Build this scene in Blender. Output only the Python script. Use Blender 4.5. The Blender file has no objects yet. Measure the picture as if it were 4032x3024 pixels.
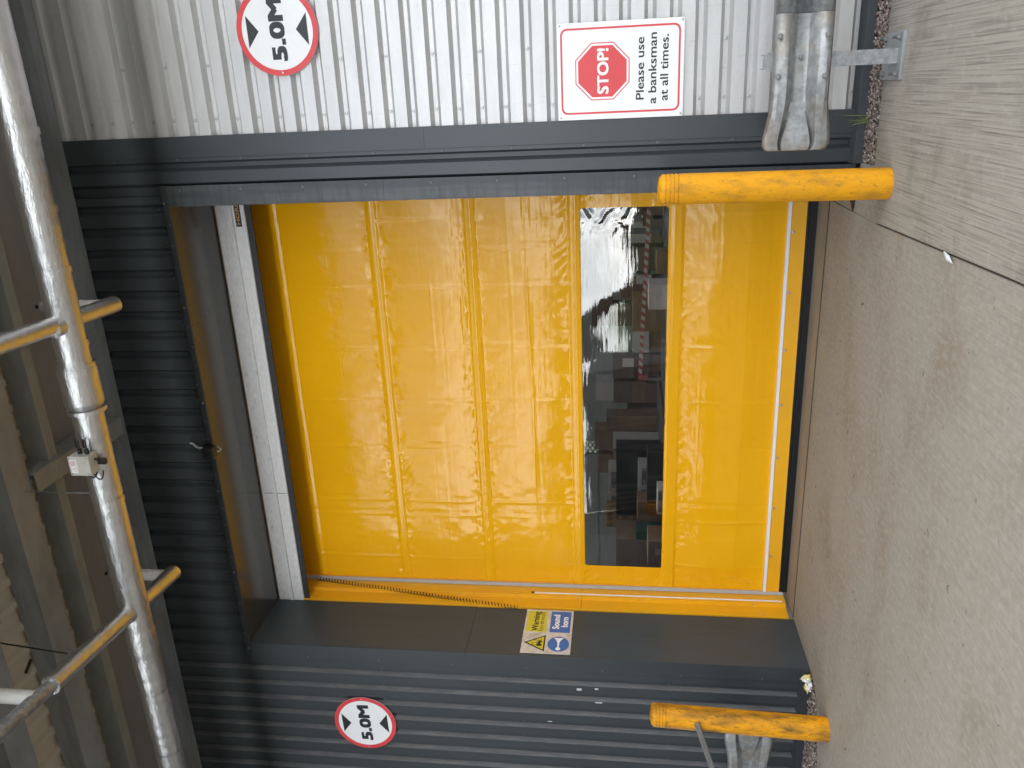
import bpy, bmesh, math, random
import numpy as np
from mathutils import Vector, Matrix
R = math.radians
random.seed(7); rng = np.random.default_rng(7)
sc = bpy.context.scene
col = sc.collection

# ---------------------------------------------------------------- camera
cam_d = bpy.data.cameras.new("camera"); cam = bpy.data.objects.new("camera", cam_d); col.objects.link(cam)
yaw, pitch, roll = 0.3504, 0.1330, 0.0018
fw = Vector((-math.sin(yaw)*math.cos(pitch), math.cos(yaw)*math.cos(pitch), math.sin(pitch)))
rt = Vector((math.cos(yaw), math.sin(yaw), 0)); up = rt.cross(fw)
r2 = rt*math.cos(roll) + up*math.sin(roll); u2 = r2.cross(fw)
# the phone was held on its side: picture-right is down, picture-up is to the right
cx_, cy_, cz_ = -u2, r2, -fw
M = Matrix.Identity(4)
for i, a in enumerate((cx_, cy_, cz_)):
    for j in range(3): M[j][i] = a[j]
M.translation = Vector((4.8565, -6.0490, 1.65))
cam.matrix_world = M
cam_d.sensor_width = 36; cam_d.lens = 3181.1/4032*36
cam_d.clip_start = 0.05; cam_d.clip_end = 2000
sc.camera = cam

# ---------------------------------------------------------------- sky, sun, exposure
SUN_EL, SUN_ROT = R(52), R(25)          # the sun is high, behind the building: everything in view is in its shade
w = bpy.data.worlds.new("World"); sc.world = w; w.use_nodes = True
nt = w.node_tree; N = nt.nodes; L = nt.links; N.clear()
wo = N.new("ShaderNodeOutputWorld"); bg = N.new("ShaderNodeBackground"); L.new(bg.outputs[0], wo.inputs[0])
bg.inputs[1].default_value = 0.15
sky = N.new("ShaderNodeTexSky"); sky.sky_type = 'NISHITA'; sky.sun_disc = False
sky.sun_elevation = SUN_EL; sky.sun_rotation = SUN_ROT; sky.air_density = 1.0; sky.dust_density = 1.5
tc = N.new("ShaderNodeTexCoord"); sep = N.new("ShaderNodeSeparateXYZ"); L.new(tc.outputs['Generated'], sep.inputs[0])
za = N.new("ShaderNodeMath"); za.operation = 'ABSOLUTE'; L.new(sep.outputs[2], za.inputs[0])
zb = N.new("ShaderNodeMath"); zb.operation = 'ADD'; zb.inputs[1].default_value = 0.18; L.new(za.outputs[0], zb.inputs[0])
dx = N.new("ShaderNodeMath"); dx.operation = 'DIVIDE'; L.new(sep.outputs[0], dx.inputs[0]); L.new(zb.outputs[0], dx.inputs[1])
dy = N.new("ShaderNodeMath"); dy.operation = 'DIVIDE'; L.new(sep.outputs[1], dy.inputs[0]); L.new(zb.outputs[0], dy.inputs[1])
cmb = N.new("ShaderNodeCombineXYZ"); L.new(dx.outputs[0], cmb.inputs[0]); L.new(dy.outputs[0], cmb.inputs[1])
cn = N.new("ShaderNodeTexNoise"); cn.inputs['Scale'].default_value = 0.9; cn.inputs['Detail'].default_value = 9; cn.inputs['Roughness'].default_value = 0.58
L.new(cmb.outputs[0], cn.inputs['Vector'])
cr = N.new("ShaderNodeValToRGB"); cr.color_ramp.elements[0].position = 0.38; cr.color_ramp.elements[1].position = 0.60; L.new(cn.outputs[0], cr.inputs[0])
cn2 = N.new("ShaderNodeTexNoise"); cn2.inputs['Scale'].default_value = 2.2; cn2.inputs['Detail'].default_value = 6; L.new(cmb.outputs[0], cn2.inputs['Vector'])
cr2 = N.new("ShaderNodeValToRGB"); L.new(cn2.outputs[0], cr2.inputs[0])
cr2.color_ramp.elements[0].color = (12, 12.2, 12.8, 1); cr2.color_ramp.elements[0].position = 0.3
cr2.color_ramp.elements[1].color = (20, 20, 20, 1); cr2.color_ramp.elements[1].position = 0.65
cm = N.new("ShaderNodeMix"); cm.data_type = 'RGBA'
L.new(cr.outputs[0], cm.inputs['Factor']); L.new(sky.outputs[0], cm.inputs['A']); L.new(cr2.outputs[0], cm.inputs['B'])
hz = N.new("ShaderNodeMath"); hz.operation = 'MULTIPLY'; hz.inputs[1].default_value = -9.0; L.new(za.outputs[0], hz.inputs[0])
he = N.new("ShaderNodeMath"); he.operation = 'EXPONENT'; L.new(hz.outputs[0], he.inputs[0])
hm = N.new("ShaderNodeMath"); hm.operation = 'MULTIPLY_ADD'; hm.inputs[1].default_value = 1.7; hm.inputs[2].default_value = 0.60; L.new(he.outputs[0], hm.inputs[0])
vm = N.new("ShaderNodeVectorMath"); vm.operation = 'SCALE'; L.new(cm.outputs['Result'], vm.inputs[0]); L.new(hm.outputs[0], vm.inputs['Scale'])
L.new(vm.outputs[0], bg.inputs[0])          # bright haze low over the horizon

sd = bpy.data.lights.new("sun", 'SUN'); so = bpy.data.objects.new("sun", sd); col.objects.link(so)
sd.energy = 1.0; sd.angle = R(10); sd.color = (1.0, 0.95, 0.88)
sdir = Vector((math.sin(SUN_ROT)*math.cos(SUN_EL), math.cos(SUN_ROT)*math.cos(SUN_EL), math.sin(SUN_EL)))
so.rotation_euler = sdir.to_track_quat('Z', 'Y').to_euler()
so.location = (0, 30, 40)

vs = sc.view_settings
sc.display_settings.display_device = 'sRGB'
vs.view_transform = 'Standard'; vs.look = 'None'; vs.gamma = 1; vs.use_curve_mapping = False
vs.exposure = 1.3
sc.cycles.max_bounces = 10; sc.cycles.diffuse_bounces = 5; sc.cycles.transparent_max_bounces = 12

# ---------------------------------------------------------------- materials
MATS = {}
def mk(name, c1, c2=None, rough=0.5, metal=0.0, spec=0.5, n1=(1, 1, 1), lo=0.35, hi=0.65, det=5,
       c3=None, n3=(1, 1, 1), lo3=0.55, hi3=0.7, d3=6, a3=1.0, c4=None, n4=(1, 1, 1), lo4=0.6, hi4=0.75, a4=1.0, c5=None, n5=(1, 1, 1), lo5=.5, hi5=.7, a5=.5,
       bump=None, bstr=0.2, bdist=0.01, bdet=4, bump2=None, bstr2=0.2, bdist2=0.01, rvar=0.0, island=None, aniso=0):
    """procedural paint / metal / concrete: base c1 mottled with c2, stains c3 and c4, one or two noise bumps"""
    m = bpy.data.materials.new(name); m.use_nodes = True; nt = m.node_tree; N = nt.nodes; L = nt.links
    b = N["Principled BSDF"]
    b.inputs['Roughness'].default_value = rough; b.inputs['Metallic'].default_value = metal
    b.inputs['Specular IOR Level'].default_value = spec
    if aniso: b.inputs['Anisotropic'].default_value = aniso
    g = N.new("ShaderNodeNewGeometry")
    def noise(scale, detail):
        mp = N.new("ShaderNodeMapping"); mp.inputs['Scale'].default_value = scale; L.new(g.outputs['Position'], mp.inputs[0])
        t = N.new("ShaderNodeTexNoise"); t.inputs['Scale'].default_value = 1; t.inputs['Detail'].default_value = detail; t.inputs['Roughness'].default_value = 0.6
        L.new(mp.outputs[0], t.inputs['Vector']); return t.outputs[0]
    def ramp(src, lo, hi, a=1.0):
        r = N.new("ShaderNodeMapRange"); r.inputs[1].default_value = lo; r.inputs[2].default_value = hi; r.inputs[4].default_value = a
        L.new(src, r.inputs[0]); return r.outputs[0]
    def mix(f, A, B):
        x = N.new("ShaderNodeMix"); x.data_type = 'RGBA'; L.new(f, x.inputs['Factor'])
        if isinstance(A, tuple): x.inputs['A'].default_value = (*A, 1)
        else: L.new(A, x.inputs['A'])
        x.inputs['B'].default_value = (*B, 1); return x.outputs['Result']
    cur = c1
    if island:
        rp = N.new("ShaderNodeValToRGB"); L.new(g.outputs['Random Per Island'], rp.inputs[0])
        els = rp.color_ramp.elements
        while len(els) < len(island): els.new(0.5)
        for i, c in enumerate(island): els[i].position = i/(len(island)-1); els[i].color = (*c, 1)
        cur = rp.outputs[0]
    if c2: nz = noise(n1, det); cur = mix(ramp(nz, lo, hi), cur, c2)
    if c3: cur = mix(ramp(noise(n3, d3), lo3, hi3, a3), cur, c3)
    if c4: cur = mix(ramp(noise(n4, 6), lo4, hi4, a4), cur, c4)
    if c5: cur = mix(ramp(noise(n5, 4), lo5, hi5, a5), cur, c5)
    if isinstance(cur, tuple): b.inputs['Base Color'].default_value = (*cur, 1)
    else: L.new(cur, b.inputs['Base Color'])
    if rvar and c2:
        r = N.new("ShaderNodeMapRange"); r.inputs[3].default_value = max(0.02, rough-rvar); r.inputs[4].default_value = rough+rvar
        L.new(nz, r.inputs[0]); L.new(r.outputs[0], b.inputs['Roughness'])
    prev = None
    for bp, st, dist in ((bump, bstr, bdist), (bump2, bstr2, bdist2)):
        if bp:
            bn = N.new("ShaderNodeBump"); bn.inputs['Strength'].default_value = st; bn.inputs['Distance'].default_value = dist
            L.new(noise(bp, bdet), bn.inputs['Height'])
            if prev: L.new(prev, bn.inputs['Normal'])
            prev = bn.outputs[0]
    if prev: L.new(prev, b.inputs['Normal'])
    MATS[name] = m; return m

YEL = (0.80, 0.385, 0.005)
m_pvc = mk("yellow_pvc", YEL, (0.83, 0.41, 0.005), rough=0.11, spec=0.38, n1=(.8, .8, .8), bump=(1.2, 5, 38), bstr=0.26, bdist=0.003, bump2=(14, 14, 26), bstr2=0.22, bdist2=0.004)
m_yst = mk("yellow_steel", (0.80, 0.40, 0.007), (0.76, 0.37, 0.013), rough=0.33, n1=(3, 3, 3))
m_bol = mk("yellow_plastic", (0.70, 0.315, 0.005), (0.60, 0.27, 0.010), rough=0.5, spec=.22, n1=(8, 8, 3.0), lo=.4, hi=.75,
           c3=(0.14, 0.085, 0.03), n3=(14, 14, 5), lo3=.48, hi3=.76, a3=.7, c4=(0.10, 0.06, 0.025), n4=(75, 75, 38), lo4=.58, hi4=.70, a4=.55, bump=(40, 40, 12), bstr=.2, bdist=.003)
m_bol2 = mk("yellow_plastic_scuffed", (0.70, 0.305, 0.005), (0.50, 0.22, 0.012), rough=0.5, spec=.22, n1=(8, 8, 3.0), lo=.4, hi=.72,
           c3=(0.085, 0.052, 0.02), n3=(14, 14, 4), lo3=.43, hi3=.70, a3=.85, c4=(0.06, 0.04, 0.02), n4=(60, 60, 24), lo4=.54, hi4=.68, a4=.6, bump=(40, 40, 12), bstr=.2, bdist=.003)
DK = (0.034, 0.041, 0.046)
m_dark = mk("dark_grey_coating", DK, (0.040, 0.047, 0.052), rough=0.36, spec=.5, n1=(3, 3, 1), bump=(120, 120, 120), bstr=.05, bdist=.001)
m_darkdust = mk("dark_grey_coating_dusty", DK, (0.10, 0.105, 0.103), rough=0.40, spec=.5, n1=(9, 9, .8), lo=.45, hi=.8, c3=(0.026, 0.028, 0.03), n3=(2.5, 2.5, 26), lo3=.46, hi3=.68, a3=.8)
m_slope = mk("dusty_sky_sheen_flank", (0.070, 0.075, 0.078), (0.12, 0.12, 0.12), rough=0.5, spec=.4, n1=(30, 30, 5), lo=.45, hi=.75, c3=(0.06, 0.062, 0.065), n3=(12, 12, 2.2), lo3=.5, hi3=.66, a3=.6)  # dust, and sky sheen painted into the paler base colour
m_jamb = mk("dark_grey_lining", (0.048, 0.062, 0.074), (0.043, 0.055, 0.064), rough=0.38, spec=.35, n1=(2, 2, 1), c3=(0.045, 0.042, 0.04), n3=(2, 9, 1.2), lo3=.5, hi3=.72, a3=.5)
m_soffit = mk("dark_grey_soffit", (0.042, 0.048, 0.050), (0.038, 0.044, 0.046), rough=0.20, spec=.75, n1=(2, 2, 1))
m_silver = mk("silver_coating", (0.575, 0.57, 0.56), (0.51, 0.505, 0.495), rough=0.42, metal=0.45, n1=(2, 4, 9), c3=(0.40, 0.40, 0.39), n3=(22, 8, 60), lo3=.58, hi3=.75, a3=.6,
              c4=(0.30, 0.29, 0.27), n4=(90, 20, 9), lo4=.63, hi4=.72, a4=.5)
m_galv = mk("galvanised_steel", (0.37, 0.385, 0.39), (0.25, 0.258, 0.262), rough=0.46, metal=0.65, n1=(26, 26, 26), lo=.4, hi=.62, c3=(0.22, 0.21, 0.19), n3=(3, 6, 6), lo3=.52, hi3=.72, a3=.55,
            c4=(0.34, 0.20, 0.10), n4=(8, 5, 7), lo4=.64, hi4=.74, a4=.5, rvar=.08, bump=(60, 60, 60), bstr=.08, bdist=.002)
m_galve = mk("galvanised_steel_stained", (0.37, 0.385, 0.39), (0.25, 0.258, 0.26), rough=0.5, metal=0.6, n1=(20, 20, 20), lo=.4, hi=.62, c3=(0.26, 0.22, 0.16), n3=(5, 6, 6), lo3=.46, hi3=.68, a3=.65,
            c4=(0.17, 0.09, 0.04), n4=(9, 9, 16), lo4=.60, hi4=.72, a4=.7, rvar=.08, bump=(60, 60, 60), bstr=.08, bdist=.002)
m_galvd = mk("galvanised_steel_weathered", (0.31, 0.33, 0.335), (0.225, 0.24, 0.245), rough=0.55, metal=0.3, n1=(1.2, 3, 7), lo=.4, hi=.62, c3=(0.16, 0.14, 0.12), n3=(1, 2, 2), lo3=.5, hi3=.7, a3=.5, bump=(60, 60, 60), bstr=.06, bdist=.002)
m_flange = mk("olive_primer", (0.28, 0.285, 0.255), (0.22, 0.225, 0.20), rough=0.6, n1=(5, 9, 9))
m_hood = mk("galvanised_hood", (0.86, 0.87, 0.88), (0.72, 0.73, 0.74), rough=0.40, metal=0.1, n1=(18, 18, 60), lo=.35, hi=.7, c3=(.3, .3, .3), n3=(12, 12, 30), lo3=.6, hi3=.75, a3=.5)
m_foil = mk("aluminium_foil", (0.70, 0.70, 0.695), (0.60, 0.60, 0.595), rough=0.34, metal=1.0, n1=(5, 5, 5), rvar=.09, bump=(14, 40, 40), bstr=.50, bdist=.012, bump2=(120, 80, 80), bstr2=.45, bdist2=.003)
m_liner = mk("beige_liner_sheet", (0.50, 0.435, 0.335), (0.44, 0.385, 0.30), rough=0.55, n1=(9, 1, 1))
m_board = mk("grey_brown_board", (0.25, 0.232, 0.215), (0.215, 0.20, 0.186), rough=0.6, n1=(2, 6, 1))
m_dull = mk("dull_foil", (0.52, 0.505, 0.475), (0.43, 0.42, 0.40), rough=0.55, metal=.1, n1=(9, 9, 9), bump=(40, 40, 40), bstr=.3, bdist=.004)
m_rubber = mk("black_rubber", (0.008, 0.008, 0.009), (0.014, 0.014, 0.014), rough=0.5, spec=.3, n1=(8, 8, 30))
m_brush = mk("black_seal", (0.025, 0.026, 0.030), (0.04, 0.04, 0.045), rough=0.6, n1=(30, 30, 5))
m_white = mk("white_sign_face", (0.80, 0.81, 0.81), (0.73, 0.74, 0.75), rough=0.35, n1=(4, 4, 4), lo=.5, hi=.8, c3=(.6, .6, .6), n3=(9, 9, 4), lo3=.66, hi3=.75, a3=.5)
m_white2 = mk("dirty_aluminium_sign", (0.66, 0.65, 0.63), (0.50, 0.49, 0.47), rough=0.4, metal=.2, n1=(9, 9, 12), lo=.4, hi=.7, c3=(.22, .2, .17), n3=(14, 10, 6), lo3=.55, hi3=.72, a3=.7)
m_stripe = mk("white_band", (0.78, 0.78, 0.80), rough=0.4)
m_grey = mk("grey_seal_strip", (0.40, 0.41, 0.42), rough=0.45)
m_red = mk("red_ink", (0.66, 0.055, 0.06), (0.60, 0.05, 0.055), rough=0.38, n1=(6, 6, 6))
m_black = mk("black_ink", (0.018, 0.019, 0.021), rough=0.4)
m_yink = mk("yellow_ink", (0.66, 0.58, 0.04), (0.56, 0.50, 0.06), rough=0.4, n1=(25, 25, 25))
m_fred = mk("faded_red_paint", (0.30, 0.06, 0.06), rough=0.6)
m_fwhite = mk("faded_white_paint", (0.42, 0.38, 0.38), rough=0.6)
m_blue = mk("blue_ink", (0.035, 0.14, 0.43), rough=0.38)
m_navy = mk("navy_ink", (0.014, 0.016, 0.07), rough=0.4)
m_gold = mk("gold_ink", (0.55, 0.30, 0.05), rough=0.4)
m_inkw = mk("white_ink", (0.82, 0.82, 0.82), rough=0.4)
m_pink = mk("faded_red_ink", (0.62, 0.28, 0.30), rough=0.5)
m_blk = mk("black_plastic", (0.012, 0.012, 0.013), rough=0.35)
m_cable = mk("dark_cable", (0.014, 0.010, 0.010), rough=0.45)
m_conduit = mk("grey_conduit", (0.36, 0.36, 0.36), rough=0.5)
m_boxp = mk("cream_plastic", (0.56, 0.55, 0.49), (0.5, 0.49, 0.44), rough=0.45, n1=(8, 8, 8))
m_alu = mk("brushed_aluminium", (0.48, 0.48, 0.48), (0.36, 0.36, 0.36), rough=0.35, metal=.85, n1=(3, 60, 60))
m_screw = mk("zinc_screw", (0.42, 0.42, 0.41), rough=0.4, metal=.7)
m_screwd = mk("grey_screw", (0.10, 0.11, 0.115), rough=0.4, metal=.4)
m_bolt = mk("dull_zinc_bolt", (0.22, 0.22, 0.215), rough=0.5, metal=.6)
m_conc = mk("brushed_concrete", (0.282, 0.260, 0.219), (0.236, 0.216, 0.181), rough=0.72, n1=(85, 2.6, 1), lo=.42, hi=.66, det=8,
            c3=(0.175, 0.138, 0.092), n3=(1.1, 1.9, 1), lo3=.48, hi3=.72, a3=.6, c4=(0.045, 0.04, 0.036), n4=(9, 12, 1), lo4=.655, hi4=.69, a4=.85,
            c5=(0.352, 0.328, 0.281), n5=(30, 18, 1), lo5=.45, hi5=.72, a5=.65,
            bump=(80, 2.2, 1), bstr=.45, bdist=.005, bump2=(90, 90, 90), bstr2=.35, bdist2=.003)
m_slab = mk("ribbed_concrete", (0.300, 0.280, 0.238), (0.130, 0.118, 0.098), rough=0.75, n1=(96, 1.3, 1), lo=.46, hi=.72, det=8,
            c3=(0.125, 0.12, 0.085), n3=(2.2, 2.6, 1), lo3=.54, hi3=.74, a3=.55, c4=(0.055, 0.05, 0.045), n4=(9, 12, 1), lo4=.68, hi4=.715, a4=.8,
            c5=(0.36, 0.345, 0.31), n5=(24, 12, 1), lo5=.54, hi5=.74, a5=.6,
            bump=(96, 1.3, 1), bstr=.8, bdist=.006, bump2=(90, 90, 90), bstr2=.35, bdist2=.003)
m_sill = mk("stained_threshold_concrete", (0.29, 0.24, 0.175), (0.22, 0.19, 0.15), rough=0.6, n1=(2.5, 7, 3), lo=.35, hi=.65, c3=(0.22, 0.14, 0.06), n3=(7, 7, 3), lo3=.6, hi3=.75, a3=.6)
m_joint = mk("joint_sealant", (0.055, 0.052, 0.055), rough=0.7)
m_yard = mk("yard_asphalt", (0.12, 0.12, 0.115), (0.09, 0.09, 0.085), rough=0.8, n1=(.5, .5, 1))
m_ifloor = mk("painted_warehouse_floor", (0.42, 0.41, 0.42), (0.36, 0.35, 0.36), rough=0.4, n1=(1.5, 1.5, 1))
m_iwall = mk("pale_inner_wall", (0.30, 0.32, 0.295), (0.25, 0.27, 0.25), rough=0.6, n1=(1, 1, 5))
m_stone = mk("pea_gravel", (0.2, 0.17, 0.15), rough=0.7, island=[(.10, .07, .06), (.26, .20, .165), (.17, .125, .105), (.36, .30, .25), (.13, .10, .09), (.30, .23, .20), (.50, .46, .42)])
m_soil = mk("dark_gravel_bed", (0.06, 0.05, 0.045), (0.12, 0.10, 0.085), rough=0.95, n1=(60, 60, 60))
m_grass = mk("grass_blade", (0.08, 0.13, 0.03), (0.16, 0.2, 0.06), rough=0.5, n1=(20, 20, 20))
m_leaf = mk("tree_foliage", (0.03, 0.05, 0.02), (0.06, 0.08, 0.03), rough=0.7, n1=(.4, .4, .4))
m_dkbrown = mk("dark_brown", (0.035, 0.03, 0.027), rough=0.9)
m_card = mk("brown_cardboard", (0.25, 0.165, 0.10), (0.21, 0.135, 0.085), rough=0.75, n1=(3, 3, 9))
m_card2 = mk("grey_brown_cardboard", (0.20, 0.15, 0.12), (0.16, 0.12, 0.1), rough=0.75, n1=(3, 3, 9))
m_carton_w = mk("white_carton", (0.58, 0.59, 0.59), (0.5, 0.5, 0.5), rough=0.5, n1=(4, 4, 4))
m_pic = mk("printed_blue_grey_panel", (0.10, 0.12, 0.16), (0.28, 0.30, 0.34), rough=0.4, n1=(9, 9, 14), lo=.45, hi=.6)
m_green = mk("green_carton", (0.03, 0.12, 0.10), rough=0.5)
m_tan = mk("timber", (0.40, 0.27, 0.11), (0.22, 0.14, 0.06), rough=0.7, n1=(12, 12, 12), lo=.45, hi=.55)
m_rack = mk("grey_rack_steel", (0.10, 0.11, 0.12), rough=0.5)
m_scrap = mk("crumpled_wrapper", (0.72, 0.72, 0.70), (0.66, 0.55, 0.06), rough=0.35, n1=(14, 14, 14), lo=.45, hi=.55)
m_cont = mk("dark_steel_container", (0.05, 0.06, 0.065), (0.07, 0.075, 0.08), rough=0.6, n1=(1, 1, 1))

def window_material():
    m = bpy.data.materials.new("clear_pvc"); m.use_nodes = True; nt = m.node_tree; N = nt.nodes; L = nt.links
    N.remove(N["Principled BSDF"]); out = N["Material Output"]
    g = N.new("ShaderNodeNewGeometry")
    prev = None
    for sc_, st, di in (((2.2, 2.2, 22), .11, .003), ((1.0, 1.0, 55), .03, .002)):
        mp = N.new("ShaderNodeMapping"); mp.inputs['Scale'].default_value = sc_; L.new(g.outputs['Position'], mp.inputs[0])
        t = N.new("ShaderNodeTexNoise"); t.inputs['Scale'].default_value = 1; t.inputs['Detail'].default_value = 3; L.new(mp.outputs[0], t.inputs['Vector'])
        b = N.new("ShaderNodeBump"); b.inputs['Strength'].default_value = st; b.inputs['Distance'].default_value = di
        L.new(t.outputs[0], b.inputs['Height'])
        if prev: L.new(prev, b.inputs['Normal'])
        prev = b.outputs[0]
    fr = N.new("ShaderNodeFresnel"); fr.inputs[0].default_value = 2.1; L.new(prev, fr.inputs[1])
    tr = N.new("ShaderNodeBsdfTransparent"); tr.inputs[0].default_value = (.80, .80, .80, 1)
    gl = N.new("ShaderNodeBsdfGlossy"); gl.inputs['Roughness'].default_value = 0.015; L.new(prev, gl.inputs['Normal'])
    mx = N.new("ShaderNodeMixShader"); L.new(fr.outputs[0], mx.inputs[0]); L.new(tr.outputs[0], mx.inputs[1]); L.new(gl.outputs[0], mx.inputs[2])
    L.new(mx.outputs[0], out.inputs[0]); return m
m_clear = window_material()
def translucent(name, c):
    m = bpy.data.materials.new(name); m.use_nodes = True; nt = m.node_tree; nt.nodes.remove(nt.nodes["Principled BSDF"])
    t = nt.nodes.new("ShaderNodeBsdfTranslucent"); t.inputs[0].default_value = (*c, 1); nt.links.new(t.outputs[0], nt.nodes["Material Output"].inputs[0]); return m
m_frost = translucent("frosted_glazing", (.42, .44, .38))

# ---------------------------------------------------------------- builders
def tag(o, label=None, cat=None, group=None, kind=None):
    if label: o['label'] = label
    if cat: o['category'] = cat
    if group: o['group'] = group
    if kind: o['kind'] = kind
    return o
def thing(name, loc, label, cat, group=None):
    o = bpy.data.objects.new(name, None); o.empty_display_size = .2; o.location = loc; col.objects.link(o)
    return tag(o, label, cat, group)
class MB:
    def __init__(s): s.v = []; s.f = []
    def add(s, v, f):
        n = len(s.v); s.v += [tuple(p) for p in v]; s.f += [tuple(i+n for i in q) for q in f]; return s
    def box(s, x0, x1, y0, y1, z0, z1):
        return s.add([(x, y, z) for z in (z0, z1) for y in (y0, y1) for x in (x0, x1)],
                     [(0, 2, 3, 1), (4, 5, 7, 6), (0, 1, 5, 4), (2, 6, 7, 3), (0, 4, 6, 2), (1, 3, 7, 5)])
    def obox(s, c, ax, ay, az, hx, hy, hz):
        c = Vector(c); ax, ay, az = Vector(ax), Vector(ay), Vector(az)
        return s.add([c+ax*hx*i+ay*hy*j+az*hz*k for k in (-1, 1) for j in (-1, 1) for i in (-1, 1)],
                     [(0, 2, 3, 1), (4, 5, 7, 6), (0, 1, 5, 4), (2, 6, 7, 3), (0, 4, 6, 2), (1, 3, 7, 5)])
    def tube(s, pts, r, n=16, cap=True):
        pts = [Vector(p) for p in pts]; m = len(pts)
        rs = r if isinstance(r, (list, tuple)) else [r]*m
        V = []; F = []; ref = None
        for i, p in enumerate(pts):
            t = (pts[min(i+1, m-1)]-pts[max(i-1, 0)]).normalized()
            if ref is None:
                ref = t.orthogonal().normalized()
            a = (ref - t*ref.dot(t)).normalized(); ref = a; b = t.cross(a)
            for k in range(n):
                q = 2*math.pi*k/n; V.append(p+(a*math.cos(q)+b*math.sin(q))*rs[i])
        for i in range(m-1):
            for k in range(n):
                k2 = (k+1) % n; F.append((i*n+k, i*n+k2, (i+1)*n+k2, (i+1)*n+k))
        if cap: F.append(tuple(range(n-1, -1, -1))); F.append(tuple((m-1)*n+k for k in range(n)))
        return s.add(V, F)
    def lathe(s, prof, base, tilt=(0, 0), n=40, cap=True):
        V = []; F = []; m = len(prof)
        for (r, z) in prof:
            for k in range(n):
                q = 2*math.pi*k/n; V.append((base[0]+r*math.cos(q)+tilt[0]*z, base[1]+r*math.sin(q)+tilt[1]*z, base[2]+z))
        for i in range(m-1):
            for k in range(n):
                k2 = (k+1) % n; F.append((i*n+k, i*n+k2, (i+1)*n+k2, (i+1)*n+k))
        if cap: F.append(tuple(range(n-1, -1, -1))); F.append(tuple((m-1)*n+k for k in range(n)))
        return s.add(V, F)
    def sweep(s, prof, a, b, f):
        """open profile [(p,q)] placed by f(t,p,q) at t=a and t=b -> strip"""
        n = len(prof); V = [f(a, *p) for p in prof]+[f(b, *p) for p in prof]
        return s.add(V, [(i, i+1, n+i+1, n+i) for i in range(n-1)])
    def plate(s, poly, f, d0, d1):
        """closed 2D outline extruded from depth d0 to d1 by f(u,v,d)"""
        n = len(poly); V = [f(u, v, d0) for u, v in poly]+[f(u, v, d1) for u, v in poly]
        return s.add(V, [tuple(range(n)), tuple(range(2*n-1, n-1, -1))]+[(i, n+i, n+(i+1) % n, (i+1) % n) for i in range(n)])
    def ring(s, outer, inner, f, d0, d1):
        n = len(outer); V = []
        for d in (d0, d1):
            V += [f(u, v, d) for u, v in outer]+[f(u, v, d) for u, v in inner]
        F = []
        for i in range(n):
            j = (i+1) % n
            F += [(i, j, n+j, n+i), (2*n+i, 3*n+i, 3*n+j, 2*n+j), (i, 2*n+i, 2*n+j, j), (n+i, n+j, 3*n+j, 3*n+i)]
        return s.add(V, F)
    def build(s, name, mat, parent=None, smooth=False, bevel=0, recalc=True, seg=2, ang=40):
        me = bpy.data.meshes.new(name); me.from_pydata(s.v, [], s.f); me.update()
        if recalc:
            bm = bmesh.new(); bm.from_mesh(me); bmesh.ops.recalc_face_normals(bm, faces=bm.faces); bm.to_mesh(me); bm.free()
        return link(name, me, mat, parent, smooth, bevel, seg, ang)
def link(name, me, mat, parent=None, smooth=False, bevel=0, seg=2, ang=40):
    o = bpy.data.objects.new(name, me); col.objects.link(o); me.materials.append(mat)
    if smooth:
        me.polygons.foreach_set('use_smooth', [True]*len(me.polygons))
        if ang:
            try: me.set_sharp_from_angle(angle=R(ang))
            except Exception: pass
    if bevel:
        b = o.modifiers.new("bevel", 'BEVEL'); b.width = bevel; b.segments = seg; b.limit_method = 'ANGLE'
    if parent: adopt(o, parent)
    return o
def world_loc(o):
    v = Vector(o.location)
    return v
def adopt(o, parent):
    o.parent = parent
    base = parent.matrix_parent_inverse.copy() if parent.parent else Matrix.Identity(4)
    t = Matrix.Translation(parent.location)
    p = parent; m = Matrix.Identity(4); chain = []
    while p: chain.append(p); p = p.parent
    for q in reversed(chain): m = m @ (q.matrix_parent_inverse if q.parent else Matrix.Identity(4)) @ q.matrix_basis
    o.matrix_parent_inverse = m.inverted()
def shared(name, me, loc, parent, rot=None):
    o = bpy.data.objects.new(name, me); o.location = loc
    if rot: o.rotation_euler = rot
    col.objects.link(o); adopt(o, parent); return o
def screw_mesh(name, r, h, mat, n=8):
    m = MB(); prof = [(r*1.35, 0), (r*1.35, -h*.25), (r, -h*.3), (r*.92, -h), (0.0001, -h*1.08)]
    V = []; F = []
    for rr, d in prof:
        for k in range(n): q = 2*math.pi*k/n; V.append((rr*math.cos(q), d, rr*math.sin(q)))
    for i in range(len(prof)-1):
        for k in range(n): F.append((i*n+k, i*n+(k+1) % n, (i+1)*n+(k+1) % n, (i+1)*n+k))
    me = bpy.data.meshes.new(name); me.from_pydata(V, [], F); me.materials.append(mat)
    bm = bmesh.new(); bm.from_mesh(me); bmesh.ops.recalc_face_normals(bm, faces=bm.faces); bm.to_mesh(me); bm.free()
    return me
SCREW = screw_mesh("screw", .0095, .011, m_screw); SCREWD = screw_mesh("screw_dark", .008, .009, m_screwd); SCREWS = screw_mesh("screw_small", .006, .006, m_screw)
BOLT = screw_mesh("bolt", .0145, .020, m_bolt, 6)

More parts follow.
